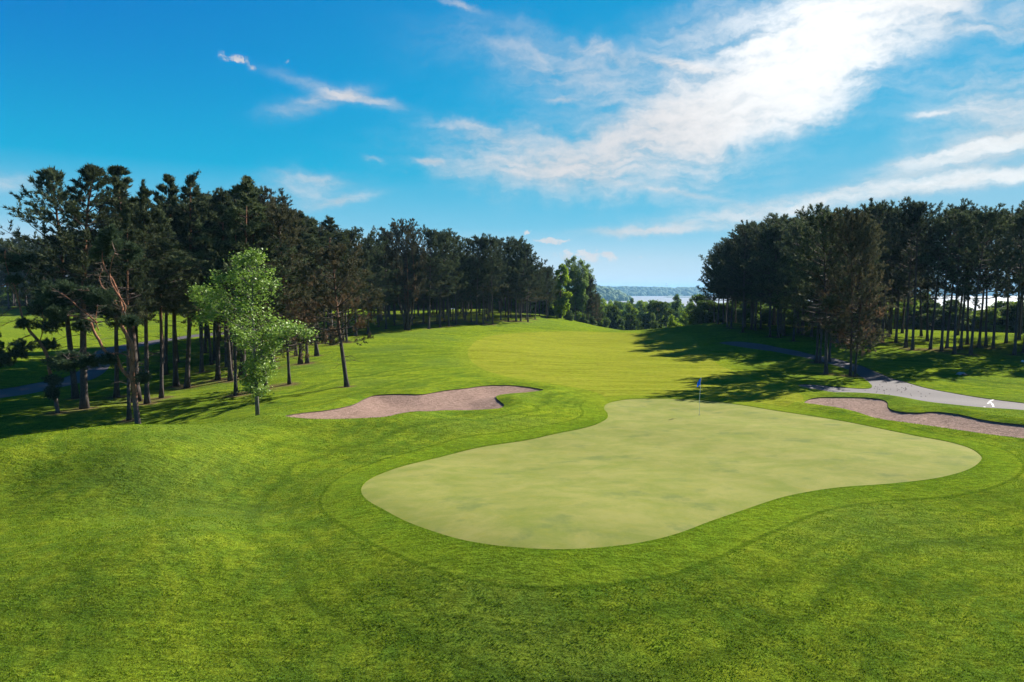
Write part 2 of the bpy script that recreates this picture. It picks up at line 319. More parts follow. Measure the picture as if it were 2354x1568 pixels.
# ------------------------------------------------------------------ materials
def new_mat(name):
    m = bpy.data.materials.new(name); m.use_nodes = True; t = NT(m.node_tree)
    b = t.n['Principled BSDF']; b.inputs['Specular IOR Level'].default_value = .3
    return m, t, b
def simple(name, col, rough=.7, metal=0.0, var=.15, scale=6.0):
    m, t, b = new_mat(name)
    c = t.node('ShaderNodeTexCoord').outputs['Object']; n = t.noise(c, scale, 4.0, .6)
    t.l.new(t.mix(n, tuple(v*(1-var) for v in col), tuple(min(1, v*(1+var)) for v in col)), b.inputs['Base Color'])
    b.inputs['Roughness'].default_value = rough; b.inputs['Metallic'].default_value = metal
    return m
def grass_mat(name, lo, hi, tint, fine=1.0, bump=.5, collar=False):
    m, t, b = new_mat(name)
    P = t.node('ShaderNodeNewGeometry').outputs['Position']
    big = t.noise(P, .22, 4, .6, .4); mid = t.noise(P, 1.7, 5, .65); gr = t.noise(P, 15.0*fine, 5, .8)
    gr2 = t.noise(P, 70.0, 2, .7)
    st = t.noise(t.mapping(P, (1.0, 3.2, 1.0), (0, 0, R(16))), 2.6, 4, .6)
    c = t.mix(t.sstep(big, .32, .68), lo, hi)
    c = t.mix(t.sstep(mid, .35, .72, 0, .65), c, tint)
    lon = t.noise(t.mapping(P, (.10, .9, 1.0), (0, 0, R(-6))), 1.0, 5, .65, .6); c = t.mix(t.sstep(lon, .42, .68, 0, .5), c, tuple(v*.62 for v in lo)); c = t.mix(t.sstep(lon, .25, .45, .35, 0), c, tuple(v*1.25 for v in tint))
    k = t.math('ADD', t.math('MULTIPLY', gr, .75), t.math('MULTIPLY', gr2, .35))
    k = t.math('ADD', k, t.math('MULTIPLY', st, .35))
    k = t.sstep(k, .52, .93, .36, 1.72)
    if collar:
        sg_ = t.math('ADD', t.node('ShaderNodeAttribute', attribute_name='sd_green').outputs['Fac'], t.math('MULTIPLY', big, 3.0))
        ring = t.noise(t.node('ShaderNodeCombineXYZ', {0: t.math('MULTIPLY', sg_, 1.1), 1: t.math('MULTIPLY', mid, .25), 2: 0.0}).outputs[0], 1.0, 5, .62)
        c = t.mix(t.sstep(ring, .50, .66, 0, .62), c, tuple(v*.62 for v in lo)); c = t.mix(t.sstep(ring, .32, .46, .6, 0), c, tuple(v*1.10 for v in tint))
        c = t.mix(t.sstep(t.noise(P, .11, 3, .5), .50, .62, 0, .35), c, (.050, .084, .018)) if name.startswith('rough') else c
        dry = t.sstep(t.noise(P, 2.6, 6, .75, .4), .66, .74, 0, .45); c = t.mix(dry, c, (.15, .14, .035))
        a = t.node('ShaderNodeAttribute', attribute_name='sd_green').outputs['Fac']
        w = t.math('ADD', a, t.math('MULTIPLY', t.math('SUBTRACT', mid, .5), .16))
        c = t.mix(t.sstep(w, -1.45, -1.15, 0, .5), c, (.060, .102, .0060))
        edge = t.math('MULTIPLY', t.sstep(w, -.14, -.03), t.sstep(w, -.03, .02, 1, 0))
        c = t.mix(t.math('MULTIPLY', edge, .35), c, (.025, .055, .003))
        e2 = t.math('MULTIPLY', t.sstep(w, -1.50, -1.42), t.sstep(w, -1.36, -1.28, 1, 0))
        c = t.mix(t.math('MULTIPLY', e2, .55), c, (.022, .05, .003))
    if name.startswith('rough'):
        li = t.math('MULTIPLY', t.node('ShaderNodeAttribute', attribute_name='litter').outputs['Fac'], t.math('ADD', .35, t.math('MULTIPLY', mid, 1.4)))
        c = t.mix(t.sstep(li, .18, .8, 0, .85), c, (.075, .052, .030))
        fa = t.math('ADD', t.node('ShaderNodeAttribute', attribute_name='sd_fair').outputs['Fac'], t.math('MULTIPLY', t.math('SUBTRACT', mid, .5), 1.6))
        c = t.mix(t.sstep(fa, -3.0, -.1, 0, .65), c, (.112, .140, .011))
    vc = t.node('ShaderNodeCombineColor', {0: k, 1: k, 2: k}).outputs[0]
    c = t.mix(1.0, c, vc, 'MULTIPLY')
    t.l.new(c, b.inputs['Base Color']); b.inputs['Roughness'].default_value = .9; b.inputs['Specular IOR Level'].default_value = 0
    hsum = t.math('ADD', t.math('ADD', t.math('MULTIPLY', gr, .05), t.math('MULTIPLY', gr2, .016)), t.math('MULTIPLY', t.math('ADD', mid, st), .07))
    bp = t.node('ShaderNodeBump', {'Strength': bump, 'Distance': 1.0, 'Height': hsum})
    t.l.new(bp.outputs[0], b.inputs['Normal'])
    return m
M = {}
M['rough'] = grass_mat('rough_grass', (.050, .092, .0095), (.088, .130, .0085), (.136, .160, .0110), 1.0, .75, True)
M['fair'] = grass_mat('fairway_grass', (.118, .142, .012), (.134, .148, .015), (.152, .152, .020), 1.3, .35, True)
def green_mat():
    m, t, b = new_mat('green_turf')
    P = t.node('ShaderNodeNewGeometry').outputs['Position']
    Q = t.mapping(P, (1, 1.5, 1), (0, 0, R(-12)))
    a = t.noise(Q, .5, 8, .74, .4); c2 = t.noise(Q, 2.1, 8, .78, .3); g = t.noise(P, 60, 3, .7)
    c = t.mix(t.sstep(a, .32, .68), (.108, .130, .028), (.162, .162, .050))
    c = t.mix(t.sstep(c2, .48, .72, 0, .4), c, (.165, .150, .020))
    c = t.mix(t.sstep(t.noise(Q, .45, 6, .66), .54, .68, 0, .8), c, (.088, .112, .034))
    k = t.sstep(g, .3, .7, .9, 1.09); c = t.mix(1.0, c, t.node('ShaderNodeCombineColor', {0: k, 1: k, 2: k}).outputs[0], 'MULTIPLY')
    t.l.new(c, b.inputs['Base Color']); b.inputs['Roughness'].default_value = .9; b.inputs['Specular IOR Level'].default_value = .02
    bp = t.node('ShaderNodeBump', {'Strength': .25, 'Distance': .02, 'Height': g}); t.l.new(bp.outputs[0], b.inputs['Normal'])
    return m
M['green'] = green_mat()
def sand_mat():
    m, t, b = new_mat('bunker_sand')
    P = t.node('ShaderNodeNewGeometry').outputs['Position']
    a = t.noise(P, .5, 5, .6, .5); g = t.noise(P, 35, 4, .8); f = t.noise(t.mapping(P, (1, 2.6, 1), (0, 0, R(20))), 3.5, 6, .7, 1.2)
    wv = t.node('ShaderNodeTexWave', {0: P, 1: 4.2, 2: 9.0, 3: 3.0, 4: .8}).outputs[1]
    c = t.mix(a, (.23, .150, .122), (.35, .238, .198)); c = t.mix(t.sstep(f, .42, .62, 0, .85), c, (.14, .09, .068)); c = t.mix(t.sstep(f, .2, .4, .35, 0), c, (.26, .19, .15))
    k = t.sstep(g, .3, .7, .82, 1.15); c = t.mix(1.0, c, t.node('ShaderNodeCombineColor', {0: k, 1: k, 2: k}).outputs[0], 'MULTIPLY')
    t.l.new(c, b.inputs['Base Color']); b.inputs['Roughness'].default_value = .95; b.inputs['Specular IOR Level'].default_value = .1
    h = t.math('ADD', t.math('MULTIPLY', wv, .006), t.math('ADD', t.math('MULTIPLY', f, .38), t.math('MULTIPLY', g, .03)))
    bp = t.node('ShaderNodeBump', {'Strength': .8, 'Distance': 1.0, 'Height': h}); t.l.new(bp.outputs[0], b.inputs['Normal'])
    return m
M['sand'] = sand_mat()
def asphalt():
    m, t, b = new_mat('path_asphalt')
    P = t.node('ShaderNodeNewGeometry').outputs['Position']
    a = t.noise(P, .8, 5, .65); g = t.noise(P, 50, 3, .8); cr = t.noise(P, 2.2, 8, .7, 1.5)
    c = t.mix(a, (.032, .027, .034), (.050, .043, .052)); c = t.mix(t.sstep(g, .3, .75, 0, .5), c, (.07, .063, .073))
    c = t.mix(t.sstep(t.math('ABSOLUTE', t.math('SUBTRACT', cr, .5)), 0, .012, .5, 0), c, (.04, .035, .035))
    t.l.new(c, b.inputs['Base Color']); b.inputs['Roughness'].default_value = .9
    bp = t.node('ShaderNodeBump', {'Strength': .4, 'Distance': .01, 'Height': g}); t.l.new(bp.outputs[0], b.inputs['Normal'])
    return m
M['path'] = asphalt()
M['soil'] = simple('lip_soil', (.045, .035, .02), .95, 0, .4, 9)
M['white'] = simple('white_paint', (.55, .55, .54), .6, 0, .12, 14)
def bark(name, lo, hi, h0=3.5, h1=7.0):
    m, t, b = new_mat(name)
    c = t.node('ShaderNodeTexCoord').outputs['Object']; z = t.node('ShaderNodeSeparateXYZ', {0: c}).outputs[2]
    v = t.noise(t.mapping(c, (1, 1, .35)), 11, 5, .7, .5); f = t.noise(t.mapping(c, (1, 1, .5)), 38, 3, .7)
    zz = t.math('ADD', z, t.math('MULTIPLY', t.noise(c, .8, 2, .5), 2.0))
    col = t.mix(t.sstep(zz, h0, h1), lo, hi)
    k = t.sstep(t.math('ADD', t.math('MULTIPLY', v, .7), t.math('MULTIPLY', f, .3)), .32, .66, .45, 1.35)
    col = t.mix(1.0, col, t.node('ShaderNodeCombineColor', {0: k, 1: k, 2: k}).outputs[0], 'MULTIPLY')
    t.l.new(col, b.inputs['Base Color']); b.inputs['Roughness'].default_value = .9; b.inputs['Specular IOR Level'].default_value = .15
    bp = t.node('ShaderNodeBump', {'Strength': .8, 'Distance': .03, 'Height': v}); t.l.new(bp.outputs[0], b.inputs['Normal'])
    return m
M['bark'] = bark('pine_bark', (.060, .048, .044), (.115, .055, .030))
M['bark_grey'] = bark('grey_bark', (.075, .064, .064), (.08, .058, .045), 5, 11)
M['dead_twig'] = bark('dead_twigs', (.10, .082, .072), (.11, .08, .065), 5, 11)
M['twig'] = bark('dark_twigs', (.045, .036, .030), (.05, .038, .03), 5, 11)
M['bark_orange'] = bark('orange_bark', (.085, .068, .064), (.20, .090, .052), 1.8, 3.6)
M['bark_pale'] = bark('pale_bark', (.115, .105, .095), (.115, .105, .095), 5, 9)
def foliage(name, dark, mid, lite, brown=None, transl=.3, rough=.55, spec=.25, sc=1.1, bz=(2, 8), bamt=.7):
    m, t, b = new_mat(name)
    c = t.node('ShaderNodeTexCoord').outputs['Object']; oi = t.node('ShaderNodeObjectInfo').outputs['Random']
    n1 = t.noise(c, sc, 4, .6); n2 = t.noise(c, sc*8, 3, .7)
    col = t.mix(t.sstep(n1, .35, .65), dark, mid); col = t.mix(t.sstep(n2, .46, .72, 0, .85), col, lite)
    if brown:
        z = t.node('ShaderNodeSeparateXYZ', {0: c}).outputs[2]
        w = t.math('MULTIPLY', t.sstep(t.noise(c, .55, 3, .6), .48, .62), t.sstep(z, bz[0], bz[1], bamt, 0))
        col = t.mix(w, col, brown)
    k = t.math('ADD', .72, t.math('MULTIPLY', oi, .65))
    col = t.mix(1.0, col, t.node('ShaderNodeCombineColor', {0: k, 1: k, 2: k}).outputs[0], 'MULTIPLY')
    t.l.new(col, b.inputs['Base Color']); b.inputs['Roughness'].default_value = rough; b.inputs['Specular IOR Level'].default_value = spec
    tr = t.node('ShaderNodeBsdfTranslucent', {0: col}); mx = t.node('ShaderNodeMixShader', {0: transl})
    t.l.new(b.outputs[0], mx.inputs[1]); t.l.new(tr.outputs[0], mx.inputs[2]); t.l.new(mx.outputs[0], t.n['Material Output'].inputs[0])
    return m
M['needle'] = foliage('pine_needles', (.016, .026, .011), (.045, .062, .027), (.125, .145, .070), (.12, .075, .040), .3, .7, .08, bz=(3, 9), bamt=.55)  # palest tone puts sunlit highlights into the needle colour
M['needle_brown'] = foliage('browning_needles', (.028, .034, .017), (.065, .066, .033), (.145, .130, .075), (.16, .095, .055), .3, .7, .08, bz=(4, 12), bamt=.95)
M['needle_fresh'] = foliage('fresh_needles', (.022, .046, .024), (.050, .085, .040), (.12, .16, .075), (.10, .065, .04), .3, .7, .1, bz=(1, 3), bamt=.35)
M['maple'] = foliage('maple_leaves', (.065, .13, .012), (.125, .205, .022), (.22, .28, .085), None, .4, .5, .3, 1.3)
M['leaf'] = foliage('broad_leaves', (.030, .062, .008), (.062, .108, .012), (.11, .155, .022), None, .55, .7, .05, .35)
M['leaf_lit'] = foliage('light_leaves', (.09, .15, .008), (.15, .22, .012), (.22, .28, .03), None, .6, .7, .05, .35)  # bright green leaf, raised further so sunlight on crowns is in the colour
M['leaf_pale'] = foliage('pale_leaves', (.055, .095, .018), (.10, .15, .035), (.16, .21, .07), None, .45, .7, .06, .35)
M['far_wood'] = foliage('far_woodland', (.020, .050, .016), (.040, .080, .024), (.065, .11, .034), None, .1, .8, .1, .012)

# ------------------------------------------------------------------ ground, cut into its surfaces
def axis(segs):
    out = [segs[0][0]]
    for a, b, s0, s1 in segs:
        p = a; 
        while p < b-1e-6:
            t = (p-a)/(b-a); p = min(b, p+s0+(s1-s0)*t); out.append(p)
    return np.array(out)
gx_ = axis([(-14000, -2000, 1500, 500), (-2000, -200, 400, 15), (-200, -45, 10, 1.0), (-45, -20, .6, .3), (-20, 42, .26, .26), (42, 60, .3, .8), (60, 200, 1.0, 12), (200, 2000, 15, 400), (2000, 14000, 500, 1500)])
gy_ = axis([(-600, -30, 90, 4), (-30, 9, 2.5, .5), (9, 60, .26, .26), (60, 100, .3, .7), (100, 170, .8, 1.6), (170, 400, 2, 10), (400, 2000, 20, 120), (2000, 14000, 200, 1500)])
GX, GY = np.meshgrid(gx_, gy_); nx, ny = len(gx_), len(gy_)
S = {k: psdf(P, GX, GY, 30.0 if k == 'g' else 12.0) for k, P in (('g', GREEN), ('b1', BUNK1), ('b2', BUNK2), ('p1', PATH1), ('p2', PATH2), ('f', FAIR))}
GZ = shape_h(base_h(GX, GY), S['b1'], S['b2'], None)
keys = ['g', 'b1', 'b2', 'p1', 'p2', 'f']
VA = np.stack([GX.ravel(), GY.ravel(), GZ.ravel()]+[S[k].ravel() for k in keys], 1).tolist()
iy, ix = np.meshgrid(np.arange(ny-1), np.arange(nx-1), indexing='ij')
Q = np.stack([iy*nx+ix, iy*nx+ix+1, (iy+1)*nx+ix+1, (iy+1)*nx+ix], -1).reshape(-1, 4)
polys = [tuple(q) for q in Q.tolist()]
cutc = {}
def cut(polys, kidx, edges):
    inside, outside = [], []; c = 3+kidx
    for p in polys:
        s = [VA[i][c] > 0 for i in p]
        if not any(s): outside.append(p); continue
        if all(s): inside.append(p); continue
        a, b, cuts = [], [], []
        for j in range(len(p)):
            i0, i1 = p[j], p[(j+1) % len(p)]; s0, s1 = VA[i0][c] > 0, VA[i1][c] > 0
            (a if s0 else b).append(i0)
            if s0 != s1:
                key = (min(i0, i1), max(i0, i1), kidx)
                if key not in cutc:
                    v0, v1 = VA[key[0]], VA[key[1]]; t = v0[c]/(v0[c]-v1[c]); nv = [v0[q]+(v1[q]-v0[q])*t for q in range(9)]; nv[c] = 0.0
                    VA.append(nv); cutc[key] = len(VA)-1
                k = cutc[key]; a.append(k); b.append(k); cuts.append(k)
        if len(a) > 2: inside.append(tuple(a))
        if len(b) > 2: outside.append(tuple(b))
        if len(cuts) == 2: edges.append(tuple(cuts))
    return inside, outside
def surf(name, polys, mat, drop=0.0, dropkey=None):
    used = {}; V = []; sg = []; sf = []
    Fp = []
    for p in polys:
        q = []
        for i in p:
            if i not in used:
                used[i] = len(V); v = VA[i]; V.append((v[0], v[1], v[2]-drop)); sg.append(v[3]); sf.append(v[8])
            q.append(used[i])
        Fp.append(q)
    me = bpy.data.meshes.new(name); me.from_pydata(V, [], Fp); me.update()
    me.polygons.foreach_set('use_smooth', np.ones(len(me.polygons), bool))
    at = me.attributes.new('sd_green', 'FLOAT', 'POINT'); at.data.foreach_set('value', np.array(sg, np.float32))
    at = me.attributes.new('sd_fair', 'FLOAT', 'POINT'); at.data.foreach_set('value', np.array(sf, np.float32))
    o = link(name, me, mat); tag(o, kind='structure'); return o
eb, ep, eg, ef = [], [], [], []
ib1, polys = cut(polys, 1, eb); ib2, polys = cut(polys, 2, eb)
ip1, polys = cut(polys, 3, ep); ip2, polys = cut(polys, 4, ep)
ig, polys = cut(polys, 0, eg); if_, polys = cut(polys, 5, ef)
g_ob = surf('ground', polys, M['rough'])
def lips(name, edges, dep, mat):                       # the cut turf edge round a bunker or path
    V, Fs = [], []
    for a, b in edges:
        n = len(V); A, B = VA[a], VA[b]
        V += [A[:3], B[:3], [B[0], B[1], B[2]-dep], [A[0], A[1], A[2]-dep]]; Fs.append((n, n+1, n+2, n+3))
    me = bpy.data.meshes.new(name); me.from_pydata(V, [], Fs); me.update(); link(name, me, mat, g_ob); return me
lips('turf_edge', eb, .08, M['soil']); lips('turf_edge', ep, .05, M['soil']); lips('turf_edge', eg, .03, M['rough'])
surf('bunker_sand', ib1, M['sand'], .05); surf('bunker_sand', ib2, M['sand'], .05)
surf('path', ip1, M['path'], .03); pr = surf('path', ip2, M['path'], .03)
surf('putting_green', ig, M['green'], .018); surf('fairway', if_, M['fair'])
# painted white mark on the path
g = Geo()
def ribbon(g, pts, w):
    P = [ground(*p) for p in pts]
    for a, b in zip(P, P[1:]):
        d = (b-a); n = Vector((-d.y, d.x, 0)).normalized()*w/2
        q = [a+n, a-n, b-n, b+n]; q = [(v.x, v.y, height(v.x, v.y)[0]-.03+.006) for v in q]; g.add(q, [(0, 1, 2, 3)])
M['mark'] = simple('worn_white_paint', (.30, .29, .29), .7, 0, .35, 9)
ribbon(g, [(2284,917.5),(2277,920),(2272,925),(2262,935)], .10); ribbon(g, [(2274.5,923.2),(2280,927),(2283,934)], .10); ribbon(g, [(2283,916.8),(2288,916.2)], .06)
link('painted_mark', g.mesh('painted_mark', False), M['mark'], pr)
# lake
me = np_mesh('lake', [(-13800, 900, -26), (13800, 900, -26), (13800, 7000, -26), (-13800, 7000, -26)], [(0, 1, 2, 3)])
m, t, b = new_mat('lake_water'); P = t.node('ShaderNodeNewGeometry').outputs['Position']
n = t.noise(t.mapping(P, (1, .25, 1)), .03, 6, .7)
t.l.new(t.mix(n, (.12, .118, .14), (.19, .185, .21)), b.inputs['Base Color']); b.inputs['Roughness'].default_value = .42; b.inputs['Specular IOR Level'].default_value = .6
bp = t.node('ShaderNodeBump', {'Strength': .5, 'Distance': 1.0, 'Height': t.noise(t.mapping(P, (1, .4, 1)), .3, 4, .7)}); t.l.new(bp.outputs[0], b.inputs['Normal'])
tag(link('water', me, m), kind='structure')

# ------------------------------------------------------------------ foliage builders
rng = np.random.default_rng(7)
def unit(n):
    v = rng.normal(size=(n, 3)); return v/np.linalg.norm(v, axis=1, keepdims=True)
def tufts(P, D, n=10, ln=.2, wd=.045, spread=.75, upb=.25):
    """bundles of needles: thin triangles fanning out of each twig point"""
    P = np.repeat(np.asarray(P), n, 0); D = np.repeat(np.asarray(D), n, 0)
    d = D+spread*unit(len(P)); d[:, 2] += upb; d /= np.linalg.norm(d, axis=1, keepdims=True)
    s = np.cross(d, unit(len(P))); s /= np.linalg.norm(s, axis=1, keepdims=True)+1e-9
    L = ln*rng.uniform(.6, 1.25, (len(P), 1)); w = wd*rng.uniform(.7, 1.3, (len(P), 1))
    P = P+rng.normal(size=P.shape)*ln*.18
    V = np.stack([P-s*w*.5, P+s*w*.5, P+d*L], 1).reshape(-1, 3)
    return V, np.arange(len(V)).reshape(-1, 3)
def leaves(P, size, up=.3):
    """loose four-cornered leaves"""
    n = len(P); nrm = unit(n); nrm[:, 2] = np.abs(nrm[:, 2])+up; nrm /= np.linalg.norm(nrm, axis=1, keepdims=True)
    a = np.cross(nrm, unit(n)); a /= np.linalg.norm(a, axis=1, keepdims=True)+1e-9; b = np.cross(nrm, a)
    s = size*rng.uniform(.6, 1.3, (n, 1))
    V = np.stack([P-a*s*.6, P+b*s*.36, P+a*s*.6, P-b*s*.36], 1).reshape(-1, 3)
    return V, np.arange(len(V)).reshape(-1, 4)
def rot_towards(d, ang, az):
    d = d/np.linalg.norm(d); a = np.cross(d, [0, 0, 1.]); 
    if np.linalg.norm(a) < 1e-3: a = np.array([1., 0, 0])
    a /= np.linalg.norm(a); b = np.cross(a, d)
    return d*math.cos(ang)+(a*math.cos(az)+b*math.sin(az))*math.sin(ang)
spire = lambda t: min(1, .5+2.2*t)*(1-t)**1.15+.02
def pine(seed, H=13.0, cb=.38, Rc=2.4, top='spike', lean=.02, dens=1.0, gaps=.15, dead=10, prof=None, tr=.112, k=8, nl=.21, nw=.05):
    """one pine: returns (trunk mesh, branch mesh, crown mesh)"""
    rn = random.Random(seed); T, B = Geo(), Geo()
    la = rn.uniform(0, 6.28); pts, rad = [], []
    bend = [rn.uniform(-1, 1)*.12 for _ in range(4)]
    N = 14
    for i in range(N+1):
        t = i/N; z = t*H*.985
        off = lean*H*t*t
        x = math.cos(la)*off+bend[0]*math.sin(t*5+bend[1]*9)*t*1.2; y = math.sin(la)*off+bend[2]*math.sin(t*4+bend[3]*9)*t*1.2
        pts.append(np.array([x, y, z-(.15 if i == 0 else 0)])); rad.append(tr*(1-t)**.75+.012+(.07 if i == 0 else 0))
    T.tube(pts, rad, k)
    def tp(z):
        f = min(max(z/(H*.985)*N, 0), N-1e-3); i = int(f); return pts[i]*(1-(f-i))+pts[i+1]*(f-i)
    tp_, td_ = [], []
    for _ in range(dead):                              # bare snags under the crown
        z = H*rn.uniform(.16, cb+.15); a = rn.uniform(0, 6.28); L = rn.uniform(.4, 1.7); p = tp(z); d = np.array([math.cos(a), math.sin(a), rn.uniform(-.25, .3)])
        q = p+d*L*.5; e = p+d*L+np.array([0, 0, rn.uniform(-.3, .2)]); B.tube([p, q, e], [.02, .013, .005], 3, False)
        for _ in range(2):
            s = q+np.array([rn.uniform(-.5, .5), rn.uniform(-.5, .5), rn.uniform(-.2, .4)]); B.tube([q, s], [.009, .004], 3, False)
    z = H*cb; prof = prof or (lambda t: (math.sin(math.pi*min(1, (t*.86+.17)))**.75)*(1-.35*t))
    lop = rn.uniform(0, 6.28)
    while z < H*.985:
        t = (z-H*cb)/(H*(1-cb)); nb = rn.choice((3, 4, 4, 5))
        if rn.random() < gaps: nb = 2
        if prof is spire and t > .75: nb = 2
        a0 = rn.uniform(0, 6.28)
        for j in range(nb):
            a = a0+j*6.283/nb+rn.uniform(-.4, .4); L = Rc*prof(t)*rn.uniform(.55, 1.2)*(1+.18*math.cos(a-lop))+(.18 if prof is not spire else .16*(1-t)+.03)
            el = R(-8+(44 if prof is spire else 56)*t**1.3+rn.uniform(-14, 14)); p = tp(z); seg = max(3, int(L/.45)); d = np.array([math.cos(a)*math.cos(el), math.sin(a)*math.cos(el), math.sin(el)])
            bp_ = [p]; q = p.copy()
            for s in range(seg):
                d = d+np.array([rn.uniform(-.16, .16), rn.uniform(-.16, .16), .10+rn.uniform(-.1, .1)]); d /= np.linalg.norm(d); q = q+d*L/seg; bp_.append(q.copy())
            r0 = .014+.009*L
            B.tube(bp_, [r0*(1-i/(seg+.6))+.004 for i in range(seg+1)], 4, False)
            for s in range(1, seg+1):
                fr = s/seg
                if fr < .3: continue
                for _ in range(int(round((2 if s < seg else 3)*dens+rn.random()*.6))):
                    tl = rn.uniform(.25, .62)*(1.15-.4*fr)*min(1.3, .5+L*.35)*(1-.62*max(0, t-.3) if prof is spire else 1); dd = rot_towards(d, rn.uniform(.35, 1.15), rn.uniform(0, 6.28)); dd[2] += .25+(1.5*max(0, t-.35) if prof is spire else 0); dd /= np.linalg.norm(dd)
                    e = bp_[s]+dd*tl; B.tube([bp_[s], e], [.008, .003], 3, False)
                    m_ = max(2, int(tl/.17))
                    for c in range(m_):
                        tp_.append(bp_[s]+dd*tl*(c+1)/m_); td_.append(dd)
            tp_.append(q); td_.append(d)
        z += rn.uniform(.26, .52)*(1.0 if t < .8 else .8)
    for _ in range(rn.choice((2, 4, 6))):              # upright candles at the top
        s0 = tp(H*rn.uniform(.84, .97)); o_ = Rc*(.12 if prof is spire else .30); s1 = s0+np.array([rn.uniform(-o_, o_), rn.uniform(-o_, o_), rn.uniform(.35, 1.05)]); B.tube([s0, (s0*.45+s1*.55)*np.array([1,1,1])+np.array([0, 0, -.12]), s1], [.022, .014, .005], 4, False)
        for q in range(7): tp_.append(s0+(s1-s0)*(.35+.1*q)); td_.append(np.array([rn.uniform(-.5, .5), rn.uniform(-.5, .5), .8]))
    for _ in range(2 if prof is spire else 6):
        tp_.append(pts[-1]+np.array([rn.uniform(-.1, .1), rn.uniform(-.1, .1), rn.uniform(0, .3)])); td_.append(np.array([0, 0, 1.]))
    V, Fc = tufts(np.array(tp_), np.array(td_), 13, nl, nw)
    return T.mesh('trunk'), B.mesh('branches'), np_mesh('crown', V, Fc)
def broad(seed, H=14.0, cb=.12, Rx=4.5, n=6000, ls=.42, nb=16, shape='round', tr=.22):
    """a broadleaf tree: trunk, limbs and a crown of leaf sprays in uneven clumps"""
    rn = random.Random(seed); r2 = np.random.default_rng(seed); T = Geo()
    T.tube([(0, 0, -.3), (rn.uniform(-.1, .1), 0, H*.3), (rn.uniform(-.3, .3), rn.uniform(-.3, .3), H*.62), (rn.uniform(-.4, .4), rn.uniform(-.3, .3), H*.9)], [tr*1.25, tr, tr*.6, .03], 7)
    B = Geo(); cl = []
    for i in range(nb):
        t = (i+.5)/nb; z = H*(cb+(1-cb)*t)
        pr = max(.05, 1-t**2.6)**.5*min(1, .55+1.5*t) if shape == 'round' else (1-t)**.8*.95+.08 if shape == 'cone' else .8*math.sin(math.pi*min(1, t*.9+.08))**.5
        for j in range(3 if pr > .4 else 2):
            a = rn.uniform(0, 6.283); r = Rx*pr*rn.uniform(.35, .92); c = np.array([math.cos(a)*r, math.sin(a)*r, z+rn.uniform(-.5, .5)])
            cl.append((c, Rx*rn.uniform(.2, .38)*(.55+.5*pr)))
            s = np.array([0, 0, max(H*cb*.8, z-r*.7-.5)]); m_ = (s+c)/2+np.array([0, 0, .2]); B.tube([s, m_, c], [.07*tr/.2, .04, .012], 4, False)
    w = np.array([c[1]**2 for c in cl]); w /= w.sum(); P = []
    for (c, r), k in zip(cl, w):
        m_ = int(n*k)+1; u = r2.normal(size=(m_, 3)); u /= np.linalg.norm(u, axis=1, keepdims=True); rr = r*(r2.uniform(.25, 1, (m_, 1))**.5)
        P.append(c+u*rr*np.array([1.1, 1.1, .78])+r2.normal(size=(m_, 3))*r*.10)
    P = np.concatenate(P); V, Fc = leaves(P, ls)
    return T.mesh('trunk'), B.mesh('branches'), np_mesh('crown', V, Fc)
PARTS = ('trunk', 'branches', 'crown')
def plant(name, meshes, mats, loc, rz, sc, label, cat, group=None):
    root = empty(name, loc, rz, sc); tag(root, label, cat, group)
    for pn, me, mt in zip(PARTS, meshes, mats):
        if not len(me.materials): me.materials.append(mt)
        link(pn, me, None, root)
    return root
def copy_tree(root, loc, rz, sc, label, group):
    r = root.copy(); COL.objects.link(r); r.location = loc; r.rotation_euler = (0, 0, rz); r.scale = (sc, sc, sc) if not hasattr(sc, '__len__') else sc
    r['label'] = label; r['group'] = group
    for ch in root.children:
        c = ch.copy(); COL.objects.link(c); c.parent = r
    return r
ORD = ('first second third fourth fifth sixth seventh eighth ninth tenth eleventh twelfth thirteenth fourteenth fifteenth sixteenth seventeenth eighteenth nineteenth twentieth '
       'twenty-first twenty-second twenty-third twenty-fourth twenty-fifth twenty-sixth twenty-seventh twenty-eighth twenty-ninth thirtieth thirty-first thirty-second thirty-third thirty-fourth thirty-fifth thirty-sixth thirty-seventh thirty-eighth').split()

# prototypes: (meshes, nominal height)
HP = 13.0
flat = lambda t: (math.sin(math.pi*min(1, (t*.75+.25)))**.5)
PR = {
 'open':   (pine(1, HP, .36, 2.7, dens=.9, gaps=.3, dead=14, tr=.15, lean=.05), ('bark', 'twig', 'needle')),
 'tallA':  (pine(2, HP, .42, 2.7, dens=1.1, dead=16, prof=spire), ('bark', 'twig', 'needle')),
 'tallB':  (pine(3, HP, .46, 2.2, dens=1.1, dead=14, lean=.03, prof=spire), ('bark', 'twig', 'needle')),
 'tallC':  (pine(4, HP, .38, 3.0, dens=1.05, dead=18, gaps=.2, prof=spire), ('bark', 'twig', 'needle')),
 'groveA': (pine(5, HP, .34, 2.9, dens=1.35, dead=8, prof=flat), ('bark_grey', 'twig', 'needle')),
 'groveB': (pine(6, HP, .38, 2.7, dens=1.35, dead=8, prof=flat), ('bark_grey', 'twig', 'needle')),
 'groveC': (pine(8, HP, .30, 3.1, dens=1.3, dead=12, prof=flat, gaps=.2), ('bark_grey', 'twig', 'needle')),
 'brown':  (pine(9, HP, .20, 3.2, dens=.95, dead=16, prof=flat, lean=.03), ('bark', 'twig', 'needle_brown')),
 'high':   (pine(10, HP, .54, 2.1, dens=.65, dead=26, gaps=.4, prof=flat), ('bark_grey', 'twig', 'needle')),
}
ROOTS = {}
def tilt(o, a=2.6):
    o.rotation_euler[0] = R(rnd.uniform(-a, a)); o.rotation_euler[1] = R(rnd.uniform(-a, a)); return o
